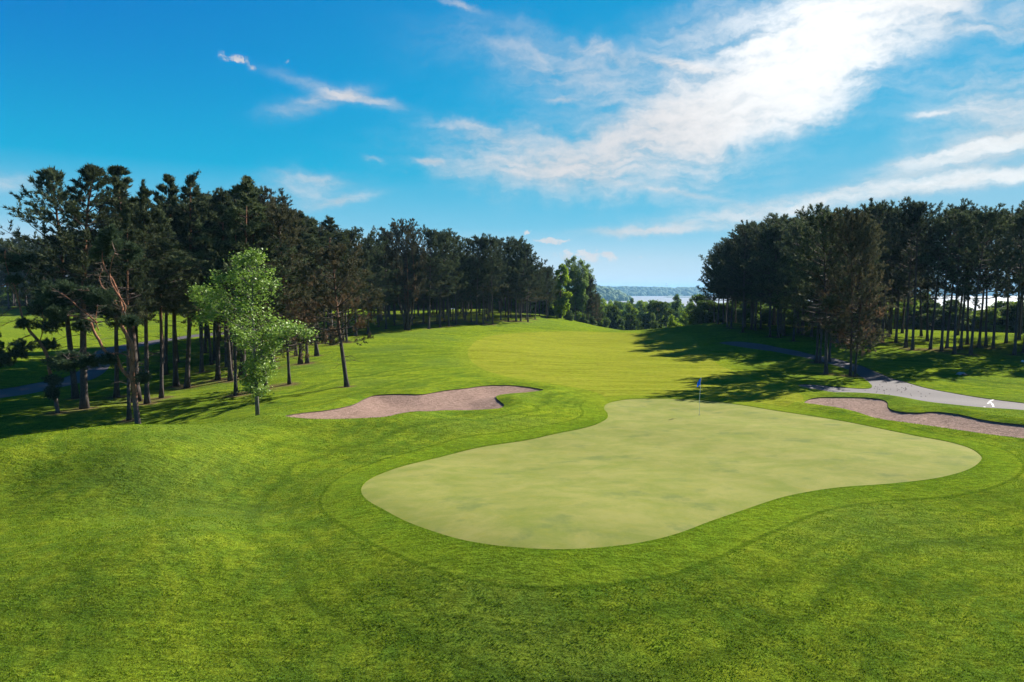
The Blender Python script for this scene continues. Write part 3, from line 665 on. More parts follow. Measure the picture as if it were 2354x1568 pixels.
def put_pine(kind, loc, rz, hs, label, cat='pine tree', group=None, ws=1.0, name='pine_tree'):
    s = hs/HP; sc = (s*ws, s*ws, s)
    if kind not in ROOTS:
        ms, mt = PR[kind]; ws = ws; ROOTS[kind] = plant(name, ms, [M[x] for x in mt], loc, rz, sc, label, cat, group or 'pines'); return tilt(ROOTS[kind])
    return tilt(copy_tree(ROOTS[kind], loc, rz, sc, label, group or 'pines'))
def height_for(loc, topy, px):
    d = ray(px, topy); return CAMZ+d[2]*loc.y/d[1]-loc.z
rnd = random.Random(5)
BASES = []
# --- left group, tree by tree: base x, base y or depth, top y, kind, label
L1 = 'pines of the near left group'
left_pines = [
 (173.5, 916, 400, 'open', 'thin pine between the low leaning pine and the thicker trunk beside it', 1.0),
 (194, 939, 388, 'open', 'tall open-crowned pine at the left end of the group, topmost crown on the left', 1.15),
 (268, 913, 440, 'tallC', 'pine with straight dark trunk left of the forked orange pine', 1.0),
 (297, 966, 470, 'tallB', 'slim pine whose trunk stands right behind the forked orange pine', .8),
 (314, 922, 388, 'tallA', 'tall dark pine with pointed top rising behind the forked orange pine', 1.35),
 (338, 928, 430, 'tallB', 'slender pine leaning slightly, first to the right of the forked orange pine', .9),
 (371, 915, 470, 'tallB', 'very thin straight pine, second to the right of the forked orange pine', .85),
 (405, 888, 407, 'tallA', 'pine with paired spiky tops, left trunk of the two standing close together', 1.0),
 (430, 891, 404, 'tallC', 'pine with thick curved trunk, right one of the two standing close together', 1.0),
 (501, 873, 450, 'tallB', 'pine with slim trunk left of the young maple, under the gap in the tops', 1.05),
 (530, 875, 440, 'tallC', 'pine behind the left branches of the young maple', 1.0),
 (542, 909, 480, 'tallB', 'thin pale pine trunk leaning just left of the young maple', .8),
 (557, 865, 407, 'tallA', 'big pointed pine rising above the young maple, left of two tops', 1.25),
 (583, 901, 415, 'tallC', 'broad dark pine directly behind the young maple', 1.2),
 (609, 890, 470, 'tallB', 'slim pine just right of the young maple trunk', 1.0),
 (627, 848, 470, 'tallA', 'dark pine set back to the right of the young maple', 1.2),
 (665, 883, 495, 'brown', 'pine with orange upper trunk right of the young maple', .9),
 (690, 837, 492, 'tallA', 'left stem of the tight cluster of dark pine trunks on the slope', 1.1),
 (706, 835, 520, 'tallB', 'right stem of the tight cluster of dark pine trunks on the slope', 1.0),
 (728, 818, 505, 'tallC', 'dark full pine on the slope left of the spiky one', 1.2),
 (818, 772, 540, 'groveA', 'pine at the slope top between the spiky pine and the hill grove', 1.1),
 (846, 768, 552, 'groveC', 'low-crowned pine closing the gap before the hill grove', 1.1),
 (763, 793, 497, 'tallC', 'spiky topped pine above the brown foliage, foot half hidden on the slope', 1.35),
]
for px, py, ty, kind, lab, ws in left_pines:
    p = ground(px, py); h = height_for(p, ty, px); BASES.append((p.x, p.y))
    put_pine(kind, p, rnd.uniform(0, 6.28), h, lab, group=L1, ws=ws*(1.22 if kind.startswith('tall') else 1.05))
# lone leaning pine at the bunker side
p = ground(797, 889); ms = pine(31, 9.6, .34, 3.9, dens=1.4, dead=18, lean=.0, tr=.15, nl=.19)
lp = plant('pine_tree', ms, [M['bark'], M['twig'], M['needle_brown']], p, 0, 1, 'lone pine with curved trunk, nearest the left bunker', 'pine tree', L1); lp.rotation_euler = (0, R(-6), 0)
BASES.append((p.x, p.y))

def custom_pine(name, basepx, basepy, strokes, clusters, label, barkm, leafm, group, dens=1.0, dep0=None):
    """a pine whose limbs follow measured strokes; picture offsets become metres at its own depth"""
    p = at_depth(basepx, dep0) if dep0 else ground(basepx, basepy); k = p.y/F; rn = random.Random(int(basepx))
    if dep0: basepy = 668+(CAMZ-p.z)/k
    r2 = np.random.default_rng(int(basepx))
    root = empty(name, p); tag(root, label, 'pine tree', group)
    def loc(x, y, dep=0): return np.array([(x-basepx)*k, dep, (basepy-y)*k])
    T, B = Geo(), Geo(); alls = []
    for i, (pts, r0, r1, dep) in enumerate(strokes):
        P = [loc(x, y, dep*math.sin(1.3*j/len(pts))) for j, (x, y) in enumerate(pts)]
        # smooth by subdivision
        Q = []
        for j in range(len(P)-1):
            for s in range(4):
                t = s/4; a0, a1, a2, a3 = P[max(j-1, 0)], P[j], P[j+1], P[min(j+2, len(P)-1)]
                Q.append(.5*((2*a1)+(-a0+a2)*t+(2*a0-5*a1+4*a2-a3)*t*t+(-a0+3*a1-3*a2+a3)*t**3)+np.array([rn.uniform(-1, 1), rn.uniform(-1, 1), 0])*r0*.10)
        Q.append(P[-1]); rr = [r0+(r1-r0)*j/(len(Q)-1) for j in range(len(Q))]
        if i == 0: rr[0] *= 1.35; Q[0] = Q[0]-np.array([0, 0, .2])
        rr = [q*.78 for q in rr]
        rr = [q*.85 for q in rr]
        (T if r0 > .025 else B).tube(Q, rr, 9 if r0 > .08 else 6, True); alls += Q[2:]
        if i:                                          # dead twigs along the limbs
            for q in Q[3:]:
                for _ in range(2):
                    d = r2.normal(size=3); d /= np.linalg.norm(d); d[2] = abs(d[2])*.6-.1; L = rn.uniform(.2, .85); m_ = q+d*L*.55+r2.normal(size=3)*.06
                    B.tube([q, m_, q+d*L+r2.normal(size=3)*.12], [.012, .008, .003], 3, False)
    tpn, tdn = [], []; A = np.array(alls)
    for cx, cy, rx, ry, dep in clusters:
        c = loc(cx, cy, dep); ax, az = rx*k, ry*k; near = A[np.argmin(((A-c)**2).sum(1))]
        B.tube([near, (near+c)/2+np.array([0, 0, -.1]), c], [.03, .022, .01], 4, False)
        for _ in range(int(30*dens)):
            u = r2.normal(size=3); u /= np.linalg.norm(u); e = c+u*np.array([ax, max(ax*.8, .3), az])*r2.uniform(.35, 1); s = c+(e-c)*.2
            B.tube([s, e], [.009, .003], 3, False); d = (e-s)/(np.linalg.norm(e-s)+1e-6)
            for q in range(5): tpn.append(s+(e-s)*(.45+.14*q)+r2.normal(size=3)*.07); tdn.append(d)
    link('trunk', T.mesh('trunk'), M[barkm], root); link('branches', B.mesh('branches'), M['dead_twig'], root)
    V, Fc = tufts(np.array(tpn), np.array(tdn), 12, .17, .032); link('crown', np_mesh('crown', V, Fc), M[leafm], root)
    return root
c1 = lambda L: [(x*.4213, 344.7+y*.4213) for x, y in L]
cc = lambda L: [(x*.4213, 344.7+y*.4213, a*.4213, b*.4213, d) for x, y, a, b, d in L]
fork = custom_pine('pine_tree', 307.5, 985, [
  (c1([(730,1520),(722,1400),(712,1290),(710,1170),(715,1080),(690,1020),(662,960)]), .21, .13, 0),
  (c1([(662,960),(668,890),(655,830),(640,780),(612,710),(575,660),(555,600),(558,540)]), .11, .03, .3),
  (c1([(668,900),(690,850),(648,770),(625,700),(640,620),(665,560)]), .08, .02, -.4),
  (c1([(706,1250),(680,1225),(655,1180),(640,1125),(590,1100),(560,1040),(535,985),(525,940)]), .13, .09, -.5),
  (c1([(525,940),(480,895),(440,860),(410,825),(375,795),(340,770)]), .075, .02, -.3),
  (c1([(528,945),(470,925),(420,912),(350,905),(300,878)]), .05, .015, .4),
  (c1([(535,985),(520,930),(528,885),(535,850)]), .04, .012, 0),
  (c1([(712,1140),(680,1115),(640,1105),(560,1112),(470,1120),(400,1130)]), .045, .015, -.7),
  (c1([(650,860),(600,790),(545,740),(530,690),(545,650)]), .045, .015, .5),
  (c1([(610,780),(540,772),(450,765)]), .03, .01, -.4),
  (c1([(715,1200),(760,1190),(790,1240)]), .03, .01, -.4)],
  cc([(610,520,90,45,0),(540,560,70,40,.5),(690,560,60,50,.6),(640,470,70,45,-.3),(590,800,75,38,-.5),(500,820,60,40,.5),(740,930,45,22,-.6),(520,1150,70,30,-.6),
      (400,1170,70,26,-.8),(610,1140,40,22,-.4),(300,820,80,55,0),(240,770,60,50,.4),(340,880,70,35,-.4),(360,760,60,45,.3),(440,780,60,30,.6),(790,1240,30,22,-.4),(420,960,60,30,.5),(350,1130,60,25,.3)]),
  'gnarled forked pine with orange limbs spreading left, nearest tree on the left', 'bark_orange', 'needle_fresh', L1, 1.7, 33.5)
lean_ = custom_pine('pine_tree', 133, 949, [
  (c1([(315,1435),(305,1340),(288,1230),(270,1110),(235,1045),(185,985)]), .19, .13, 0),
  (c1([(185,985),(150,920),(132,860),(115,780),(98,725)]), .12, .05, .2),
  (c1([(98,725),(80,650),(70,580),(75,540)]), .05, .02, 0),
  (c1([(200,1000),(150,1020),(90,1060),(20,1090)]), .05, .015, -.4),
  (c1([(130,850),(70,870),(20,900),(-30,950)]), .035, .01, .3),
  (c1([(150,920),(100,930),(40,960),(-20,990)]), .03, .01, -.6),
  (c1([(115,780),(70,730),(20,740)]), .03, .01, .3),
  (c1([(110,740),(160,700),(200,620)]), .03, .01, .3),
  (c1([(275,1130),(330,1130),(400,1160)]), .04, .012, -.5),
  (c1([(235,1045),(250,960),(240,860)]), .05, .02, .4)],
  cc([(180,1060,90,36,-.4),(100,1110,75,36,-.2),(30,1150,70,36,0),(-30,1120,60,30,.3),(260,950,85,50,.4),(230,850,80,50,.5),(170,940,40,26,-.3),(330,1250,50,36,-.5),(310,1320,35,40,-.3),(350,1150,70,36,-.6),
      (270,1060,60,30,.3),(300,900,60,40,.8),(120,700,50,18,0),(70,590,80,32,.3),(180,590,55,18,.2),(20,560,60,26,0),(100,640,70,26,.6)]),
  'leaning pine with drooping low boughs and browned top at the left edge', 'bark_orange', 'needle_fresh', L1, 1.6)
BASES += [(fork.location.x, fork.location.y), (lean_.location.x, lean_.location.y)]

# young maple
def maple():
    bx, by = 592, 955.6; p = ground(bx, by); k = p.y/F; r2 = np.random.default_rng(3); rn = random.Random(3)
    root = empty('maple_tree', p); tag(root, 'young bright green maple with slim grey trunk in front of the left pines', 'maple tree')
    loc = lambda x, y, d=0: np.array([(x-bx)*k, d, (by-y)*k])
    T, B = Geo(), Geo(); T.tube([loc(592, 962), loc(591, 900), loc(590, 850), loc(589, 800), loc(587, 720), loc(588, 650), loc(590, 600)], [.12, .095, .085, .07, .05, .03, .012], 9)
    cl = [(585,600,30,14,0),(600,625,30,20,.2),(575,640,34,22,-.3),(548,625,26,18,.3),(525,640,24,14,-.2),(600,665,32,24,.1),(565,675,34,24,.5),(530,680,30,22,-.4),(500,675,28,16,.2),(470,668,26,12,0),
          (490,700,34,20,.5),(520,715,36,20,-.5),(560,715,36,24,.2),(600,705,34,26,-.4),(610,735,26,24,.5),(575,750,34,20,-.5),(540,745,34,16,.6),(490,725,26,12,-.4),(470,695,22,12,.3),
          (625,755,22,16,0),(650,750,24,14,.4),(680,752,26,14,-.3),(708,762,18,12,.1),(660,770,22,12,-.5),(620,790,22,18,.3),(595,780,26,18,-.5),(590,815,20,16,.4),(612,815,22,16,-.3),(565,795,18,10,.5),
          (590,850,18,14,-.3),(575,838,14,8,.3),(612,850,16,12,.2),(600,868,14,8,0),(580,872,12,6,-.2),(575,890,12,7,.2),(605,895,10,6,-.2),(545,770,20,10,.5),(640,790,16,8,-.2),(592,585,16,8,0),(620,650,20,16,.2),(560,600,16,10,0)]
    P = []
    for x, y, rx, ry, d in cl:
        c = loc(x, y, d*1.7); s = loc(590, min(y+abs(x-590)*.55+12, 890), 0); m_ = (s+c)/2+np.array([0, 0, -.05]); B.tube([s, m_, c], [.028, .018, .006], 4, False)
        for _ in range(10):
            u = r2.normal(size=3); u /= np.linalg.norm(u); e = c+1.12*u*np.array([rx*k, max(rx*k*.9, .35), ry*k])*r2.uniform(.4, 1.0); B.tube([c, e], [.007, .003], 3, False)
            q = e+r2.normal(size=(40, 3))*np.array([.20, .20, .15]); P.append(q)
    P = np.concatenate(P); V, Fc = leaves(P, .115, .5)
    link('trunk', T.mesh('trunk'), M['bark_pale'], root); link('branches', B.mesh('branches'), M['bark_pale'], root); link('crown', np_mesh('crown', V, Fc), M['maple'], root)
maple()

# --- interior of the left group and slope behind it
def free(x, y, dmin):
    return all((x-a)**2+(y-b)**2 > dmin*dmin for a, b in BASES)
def clear_of_path(x, y):
    v = psdf(PATH1, np.array([x]), np.array([y]))[0]; w = psdf(PATH2, np.array([x]), np.array([y]))[0]; return v < -1.5 and w < -1.2
def scatter(n, pxr, dr, dmin, topf, kinds, label, group, cond=None, ws=(.95, 1.2)):
    c = 0; tries = 0
    while c < n and tries < 6000:
        tries += 1; px = rnd.uniform(*pxr); y = rnd.uniform(*dr); x = (px-PW/2)/F*y
        if not free(x, y, dmin) or not clear_of_path(x, y) or (cond and not cond(px, y)): continue
        p = at_depth(px, y); BASES.append((x, y)); c += 1
        h = topf(px, y, p); put_pine(rnd.choice(kinds), p, rnd.uniform(0, 6.28), h, label, group=group, ws=rnd.uniform(*ws))
def top_line(pts, jit=14):
    xs = [a for a, _ in pts]; ys = [b for _, b in pts]
    def f(px, y, p): return min(17, max(8.5, height_for(p, np.interp(px, xs, ys)+rnd.uniform(0, jit), px)))
    return f
TL = top_line([(0,540),(60,560),(150,470),(300,450),(420,440),(500,470),(560,440),(640,480),(700,505),(800,545),(900,545),(1000,555),(1100,562),(1200,570),(1250,600),(1300,600),(1380,650)], 25)
scatter(44, (455, 860), (58, 104), 2.4, TL, ['tallA', 'tallB', 'tallC', 'groveA', 'brown'], 'dark pine in the shaded interior of the left pine stand', 'interior pines of the left stand',
        lambda px, y: y > np.interp(px, [455, 600, 700, 800, 860], [60, 61, 66, 80, 96]))
scatter(7, (200, 450), (62, 80), 3.0, TL, ['tallA', 'tallC'], 'dark pine standing beyond the left path, seen between nearer trunks', 'pines beyond the left path')
def backdrop(n, pxr, dr, tops, w, label, group, kinds=('round', 'roundl')):
    for i in range(n):
        px = pxr[0]+(pxr[1]-pxr[0])*(i+rnd.uniform(.1, .9))/n; broad_at(rnd.choice(kinds), px, rnd.uniform(*dr), rnd.uniform(*tops), label, wpx=rnd.uniform(*w), group=group)
# --- left grove on the hill: front row tree by tree
row = [(886.6,756.5,545,'groveC'),(985,754.5,540,'groveA'),(1011,752.7,545,'groveB'),(1031,747.7,548,'groveA'),(1047,745.6,552,'groveB'),(1069,736,555,'high'),(1095,744.8,556,'groveA'),
       (1110,746,558,'high'),(1132,746,556,'groveB'),(1151,736,560,'groveA'),(1168,739,562,'groveC'),(1186,737,558,'groveB'),(1196.4,739.5,566,'high'),(1213,740.4,575,'groveC')]
G2 = 'front row pines of the hill grove left of the fairway'
deps = [100,100,103,106,108,118,111,112,112,120,118,119,120,120]
for i, ((px, py, ty, kd), dp) in enumerate(zip(row, deps)):
    p = at_depth(px, dp); BASES.append((p.x, p.y))
    put_pine(kd, p, rnd.uniform(0, 6.28), height_for(p, ty, px), 'front-row pine of the hill grove beside the fairway, %s from the left' % ORD[i], group=G2, ws=1.05)
p = at_depth(935, 97); BASES.append((p.x, p.y))
ms = list(pine(41, 14, .26, 4.6, dens=1.2, dead=26, prof=flat, tr=.16))
Tt = Geo()
for a, b_ in ((-1.0, .0), (-.25, .4), (.9, -.3), (.2, -.5)):
    Tt.tube([(a*.25, b_*.3, -.2), (a*.5+.1, b_*.6, 1.5), (a*1.0, b_*.8, 3.4), (a*1.35, b_*1.4, 6), (a*1.2, b_*1.8, 9.5), (a*.8, b_, 12.5)], [.2, .16, .13, .10, .06, .02], 8)
ms[0] = Tt.mesh('trunk')
hh = height_for(p, 528, 935)
plant('pine_tree', ms, [M['bark'], M['twig'], M['needle_brown']], p, 0, hh/14, 'wide browned pine with several curving stems at the front of the hill grove', 'pine tree', G2)
TL2 = top_line([(0,560),(850,575),(1000,588),(1200,600),(1250,615),(1300,640),(1380,680)], 20)
scatter(120, (850, 1262), (104, 156), 2.3, TL2, ['groveA', 'groveB', 'groveC', 'high'], 'dark pine deep inside the hill grove left of the fairway', 'interior pines of the hill grove',
        lambda px, y: y > np.interp(px, [850, 940, 1100, 1215, 1260], [104, 103, 115, 124, 132]))
# far-left tree line beyond the sunlit field
scatter(30, (-60, 480), (150, 166), 3.6, lambda px, y, p: max(9, height_for(p, 545+rnd.uniform(-6, 26), px)), ['groveA', 'groveC', 'tallC'], 'dark pine in the tree line beyond the sunlit left field', 'tree line beyond the left field', ws=(1.2, 1.5))
# --- right grove
G3 = 'pines between the green and the right path'
for px, py, ty, kd, lab, ws in (
  (1876,833,520,'groveA','left trunk of the pair at the near side of the right path',1.0),
  (1884,834,530,'high','right trunk of the leaning pair at the near side of the right path',.9),
  (1898,860,500,'groveC','pine with the thickest dark trunk, nearest the green on the right',1.1),
  (1905,831,510,'groveB','pine with reddish trunk right behind the thick dark one near the green',.9),
  (1954,864,505,'brown','curved pine, left of the two trunks standing inside the path fork',.8),
  (1964,866,530,'brown','leaning pale pine, right of the two trunks standing inside the path fork',.75)):
    p = ground(px, py); BASES.append((p.x, p.y)); put_pine(kd, p, rnd.uniform(0, 6.28), height_for(p, ty, px), lab, group=G3, ws=ws)
TR = [(1614,640),(1636,600),(1662,548),(1705,523),(1782,508),(1830,512),(1882,494),(1930,505),(1982,483),(2020,480),(2060,492),(2089,478),(2120,474),(2150,500),(2174,489),(2228,473),(2280,486),(2343,480),(2600,470)]
rr_ = [(1641,118),(1650,112),(1662,113),(1672,106),(1680,103),(1708,95),(1736,99),(1771,88),(1790,87),(1803,90),(1825,82),(1866,88),(1927,80),(1937,81),(1991,84),(2002,76),(2030,79),(2061,80),(2084,74),(2100,72),(2141,72),
       (2167,70),(2179,73),(2197,67),(2211,72),(2226,77),(2235,66),(2253,74),(2269,75),(2286,72),(2315,78),(2335.6,66),(2358,68)]
G4 = 'front pines of the right grove'
TRf = top_line(TR, 26)
for i, (px, dp) in enumerate(rr_):
    p = at_depth(px, dp); BASES.append((p.x, p.y)); kd = ['high', 'high', 'groveB', 'high'][i % 4] if px > 1990 else ['groveA', 'groveB', 'groveC', 'groveB'][i % 4]
    put_pine(kd, p, rnd.uniform(0, 6.28), TRf(px, dp, p), 'pine at the front edge of the right grove, %s trunk from the left' % ORD[i], group=G4, ws=1.05)
TRb = top_line(TR, 50)
scatter(58, (1655, 2060), (86, 128), 2.9, TRb, ['groveA', 'groveB', 'groveC', 'groveB'], 'dark pine deep inside the left half of the right grove', 'interior pines of the right grove', lambda px, y: y > np.interp(px, [1655, 1710, 1830, 2060], [112, 98, 86, 80]) and y < 124)
scatter(12, (2370, 2900), (61, 76), 3.2, TRb, ['groveA', 'groveB'], 'dark pine at the right side of the right grove', 'interior pines of the right grove', ws=(1.1, 1.3))
scatter(18, (2060, 2700), (74, 98), 3.0, TRb, ['high', 'high', 'groveB'], 'high-crowned pine inside the right half of the right grove', 'interior pines of the right grove', ws=(1.0, 1.15))
# --- trees at the right end of the hill grove
BL = {}
def put_broad(kind, loc, rz, sc, label, cat, group, name):
    if kind not in BL:
        args, mats = BR[kind]; BL[kind] = plant(name, broad(**args), [M[x] for x in mats], loc, rz, sc, label, cat, group); return BL[kind]
    return copy_tree(BL[kind], loc, rz, sc, label, group)
BR = {
 'lit':   (dict(seed=11, H=12, cb=.06, Rx=2.6, n=9000, ls=.34, nb=20, shape='col'), ('bark', 'bark', 'leaf_lit')),
 'thin':  (dict(seed=12, H=13, cb=.22, Rx=2.8, n=5200, ls=.30, nb=18, shape='col', tr=.14), ('bark_pale', 'bark_pale', 'leaf_pale')),
 'round': (dict(seed=13, H=13, cb=.04, Rx=6.0, n=22000, ls=.42, nb=16, shape='round'), ('bark', 'bark', 'leaf')),
 'roundl':(dict(seed=14, H=12, cb=.08, Rx=5.0, n=12000, ls=.44, nb=14, shape='round'), ('bark', 'bark', 'leaf_lit')),
 'cone':  (dict(seed=15, H=7, cb=.02, Rx=2.6, n=7000, ls=.30, nb=14, shape='cone', tr=.1), ('bark_pale', 'bark_pale', 'leaf_pale')),
 'tall':  (dict(seed=16, H=15, cb=.10, Rx=3.6, n=9000, ls=.42, nb=18, shape='col'), ('bark', 'bark', 'leaf')),
}
def broad_at(kind, px, dep, topy, label, cat='tree', group=None, name='broadleaf_tree', wpx=None):
    wpx = wpx*1.3 if wpx and kind.startswith('round') else wpx; p = at_depth(px, dep); h = height_for(p, topy, px); a = BR[kind][0]; s = h/a['H']*1.0
    sx = s if wpx is None else max((wpx/2/F*dep)/(a['Rx']*1.05), (.62*s if a['shape'] == 'round' else 0))
    return put_broad(kind, p, rnd.uniform(0, 6.28), (sx, sx, s), label, cat, group, name)
G5 = 'broadleaf trees at the right end of the hill grove'
broad_at('lit', 1288, 138, 612, 'bright yellow-green tree among dark pines at the end of the hill grove', wpx=56, group=G5)
for i, (px, dp, ty) in enumerate(((1306,146,596),(1322,150,590),(1338,148,598),(1352,152,608))):
    broad_at('thin', px, dp, ty, 'tall grey-green thin tree right of the bright yellow-green one, %s from the left' % ORD[i], wpx=44, group=G5)
for i, (px, dp, ty) in enumerate(((1343,150,640),(1362,150,645),(1372,152,680))):
    p = at_depth(px, dp); put_pine(('groveC', 'brown')[i % 2], p, rnd.uniform(0, 6.28), max(6, height_for(p, ty, px)), 'pine on the falling end of the hill grove, %s from the left' % ORD[i], group='pines at the falling end of the hill grove', ws=.8)
for i, (px, dp, ty) in enumerate(((1310,138,715),(1340,141,722),(1362,144,728))):
    broad_at('cone', px, dp, ty, 'low light green bush under the thin trees, %s from the left' % ORD[i], 'bush', 'bushes under the hill grove', 'bush', wpx=26)
# --- valley trees
G6 = 'valley trees beyond the fairway'
val = [('round',1404,188,704,58,'rounded dark tree with sunlit top at the left of the valley gap'),
 ('cone',1431,160,737,30,'small pale conical tree at the far edge of the fairway'),
 ('roundl',1446,215,706,54,'sunlit rounded tree between the left round tree and the big dark one'),
 ('round',1512,185,693,84,'biggest rounded dark tree in the middle of the valley gap'),
 ('cone',1500,158,723,46,'bright leafy conical tree in front of the biggest valley tree'),
 ('tall',1556,250,680,42,'tall dark tree standing against the lake in the valley gap'),
 ('thin',1584,255,686,30,'thin airy tree right of the tall dark one against the lake'),
 ('roundl',1548,165,730,34,'light green bushy tree at the fairway edge right of the conical tree'),
 ('roundl',1576,170,722,40,'leafy tree at the foot of the tall dark one'),
 ('round',1600,185,716,46,'dark leafy tree nearest the right grove in the valley gap'),
 ('roundl',1590,230,704,44,'pale leafy tree behind the trees nearest the right grove'),
 ('tall',1450,380,688,30,'upright tree standing by the lake shore left of centre'),
 ('round',1420,330,694,44,'rounded far tree below the headland'),
 ('roundl',1390,260,696,40,'light tree just right of the hill grove foot'),
 ('roundl',1475,300,699,50,'far light tree behind the big dark one on its left'),
 ('round',1612,300,700,40,'far dark tree touching the right grove edge'),
 ('roundl',1416,240,712,46,'sunlit tree low between the two rounded trees on the left'),
 ('round',1380,170,716,40,'dark tree in the shade at the hill foot'),
 ('round',1450,176,722,40,'dark shaded tree behind the small pale conical tree')]
for kd, px, dp, ty, w, lab in val: broad_at(kd, px, dp, ty, lab, wpx=w, group=G6)
for i in range(46):                                    # canopy further down the valley
    dp = rnd.uniform(300, 900); px = rnd.uniform(1340, 1680); broad_at(rnd.choice(('round', 'roundl')), px, dp, rnd.uniform(696, 702) if px < 1560 else rnd.uniform(702, 708), 'distant tree in the wooded valley floor before the lake', wpx=rnd.uniform(26, 40), group='distant valley trees')
backdrop(38, (1605, 2120), (135, 160), (672, 706), (50, 80), 'dark leafy tree closing the view behind the left half of the right grove', 'leafy trees behind the right grove', ('round',))
backdrop(46, (2080, 2750), (118, 150), (690, 728), (55, 85), 'low leafy tree behind the right grove, seen between its trunks', 'low trees behind the right grove', ('round', 'round', 'roundl'))
backdrop(26, (-220, 470), (172, 190), (640, 676), (60, 90), 'dark leafy tree behind the pines beyond the sunlit left field', 'leafy trees beyond the left field', ('round',))
backdrop(36, (450, 1375), (158, 176), (655, 692), (55, 80), 'dark leafy tree closing the view behind the hill grove', 'leafy trees behind the hill grove', ('round',))
# left edge broadleaf
broad_at('lit', -45, 60, 590, 'bright green leafy tree cut by the left edge of the photo', wpx=110)
# ------------------------------------------------------------------ far shore
def woodland(name, f_h, xr, yr, n, size, mat, seed):
    """far wooded hill: crowns standing on a sloping body, one mass nobody could count"""
    r2 = np.random.default_rng(seed)
    ico = np.array([(math.cos(a)*math.cos(e), math.sin(a)*math.cos(e), math.sin(e)) for e in (-.5, .25, .95) for a in np.arange(0, 6.28, 6.2832/6)]+[(0, 0, 1.)])
    fc = []
    for rI in range(2):
        for j in range(6): a, b_, c, d = rI*6+j, rI*6+(j+1) % 6, (rI+1)*6+(j+1) % 6, (rI+1)*6+j; fc += [(a, b_, c), (a, c, d)]
    for j in range(6): fc.append((12+j, 12+(j+1) % 6, 18))
    fc = np.array(fc); x = r2.uniform(*xr, n); y = r2.uniform(*yr, n); z = f_h(x, y); k = z > -26.5; x, y, z = x[k], y[k], z[k]; n = len(x)
    s = size*r2.uniform(.6, 1.3, n); V = ico[None]*s[:, None, None]*np.array([1, 1, .9])*r2.uniform(.8, 1.2, (n, 19, 1))+np.stack([x, y, z+s*.45], 1)[:, None]
    Fs = (fc[None]+np.arange(n)[:, None, None]*19).reshape(-1, 3)
    return tag(link(name, np_mesh(name, V.reshape(-1, 3), Fs), mat), 'wooded slope', 'woodland', kind='stuff')
def hill_mesh(name, f_h, xr, yr, nx_, ny_, mat):
    X_, Y_ = np.meshgrid(np.linspace(*xr, nx_), np.linspace(*yr, ny_)); Z_ = f_h(X_, Y_)
    V = np.stack([X_.ravel(), Y_.ravel(), Z_.ravel()], 1); jj, ii = np.meshgrid(np.arange(ny_-1), np.arange(nx_-1), indexing='ij')
    q = np.stack([jj*nx_+ii, jj*nx_+ii+1, (jj+1)*nx_+ii+1, (jj+1)*nx_+ii], -1).reshape(-1, 4)
    return tag(link(name, np_mesh(name, V, q, True), mat), kind='structure')
xfar = lambda px, y: (px-PW/2)/F*y
def far_h(x, y):
    y0 = 3990+.05*x
    top = np.interp(x, [-4000, xfar(1380, 4200), xfar(1480, 4200), xfar(1560, 4200), xfar(1610, 4200), 5000], [27, 24, 22, 17, 19, 24])
    return -30+(top+26-5)*sst(y, y0, y0+420)+2.5*vnoise(x, y, 120, 5)*sst(y, y0+80, y0+400)
hill_mesh('hill', far_h, (-5200, 6200), (3900, 9000), 300, 60, M['far_wood'])
def head_h(x, y):
    xe = xfar(1441, 2300)-.0*(y-2300)
    u = np.clip((xe-x)/150, 0, 1); v = sst(y, 2130, 2330)
    prof_ = np.sqrt(np.clip(1-(1-u)**2, 0, 1))
    return -30+46*prof_*np.clip(v, 0, 1)*(.82+.18*u)
hill_mesh('hill', head_h, (-1800, xfar(1441, 2300)+10), (2100, 3300), 240, 50, M['far_wood'])
w1 = woodland('far_woodland', far_h, (-2400, 3600), (4000, 4700), 9000, 13, M['far_wood'], 2); w1['label'] = 'long wooded ridge on the far shore of the lake'
w2 = woodland('headland_woodland', head_h, (-400, xfar(1441, 2300)-3), (2140, 2700), 4200, 9, M['far_wood'], 3); w2['label'] = 'wooded headland reaching into the lake from the left'
# reeds bar in the lake
bm_ = Geo()
for i in range(60):
    x = rnd.uniform(xfar(1540, 3300), xfar(1640, 3300)); y = rnd.uniform(3250, 3420); bm_.add([(x-20, y-10, -26.5), (x+20, y-10, -26.5), (x+14, y, -23.5), (x-14, y, -24)], [(0, 1, 2, 3)])
    bm_.add([(x-20, y+10, -26.5), (x+20, y+10, -26.5), (x+14, y, -23.5), (x-14, y, -24)], [(3, 2, 1, 0)])
tag(link('reed_bank', bm_.mesh('reed_bank', False), M['far_wood']), 'low green bank of reeds lying in the lake at the right', 'reeds', kind='stuff')
# wind turbine
ty_ = 6000; tx = xfar(1531, ty_); hub = CAMZ+(668-654)/F*ty_; tw = empty('wind_turbine', (tx, ty_, 10)); tag(tw, 'pale three-bladed wind turbine above the far wooded ridge', 'wind turbine')
g = Geo(); g.tube([(0, 0, -20), (0, 0, hub-10)], [3.2, 2.0], 10); link('tower', g.mesh('tower'), M['white'], tw)
g = Geo(); g.tube([(0, -6, hub-10), (0, 6, hub-10)], [2.4, 2.0], 8); link('nacelle', g.mesh('nacelle'), M['white'], tw)
for a in (78, 198, 318):
    g = Geo(); g.tube([(0, -6, hub-10), (math.cos(R(a))*9, -6, hub-10+math.sin(R(a))*9), (math.cos(R(a))*21, -6, hub-10+math.sin(R(a))*21)], [1.3, 1.9, .6], 5); link('blade', g.mesh('blade'), M['white'], tw)

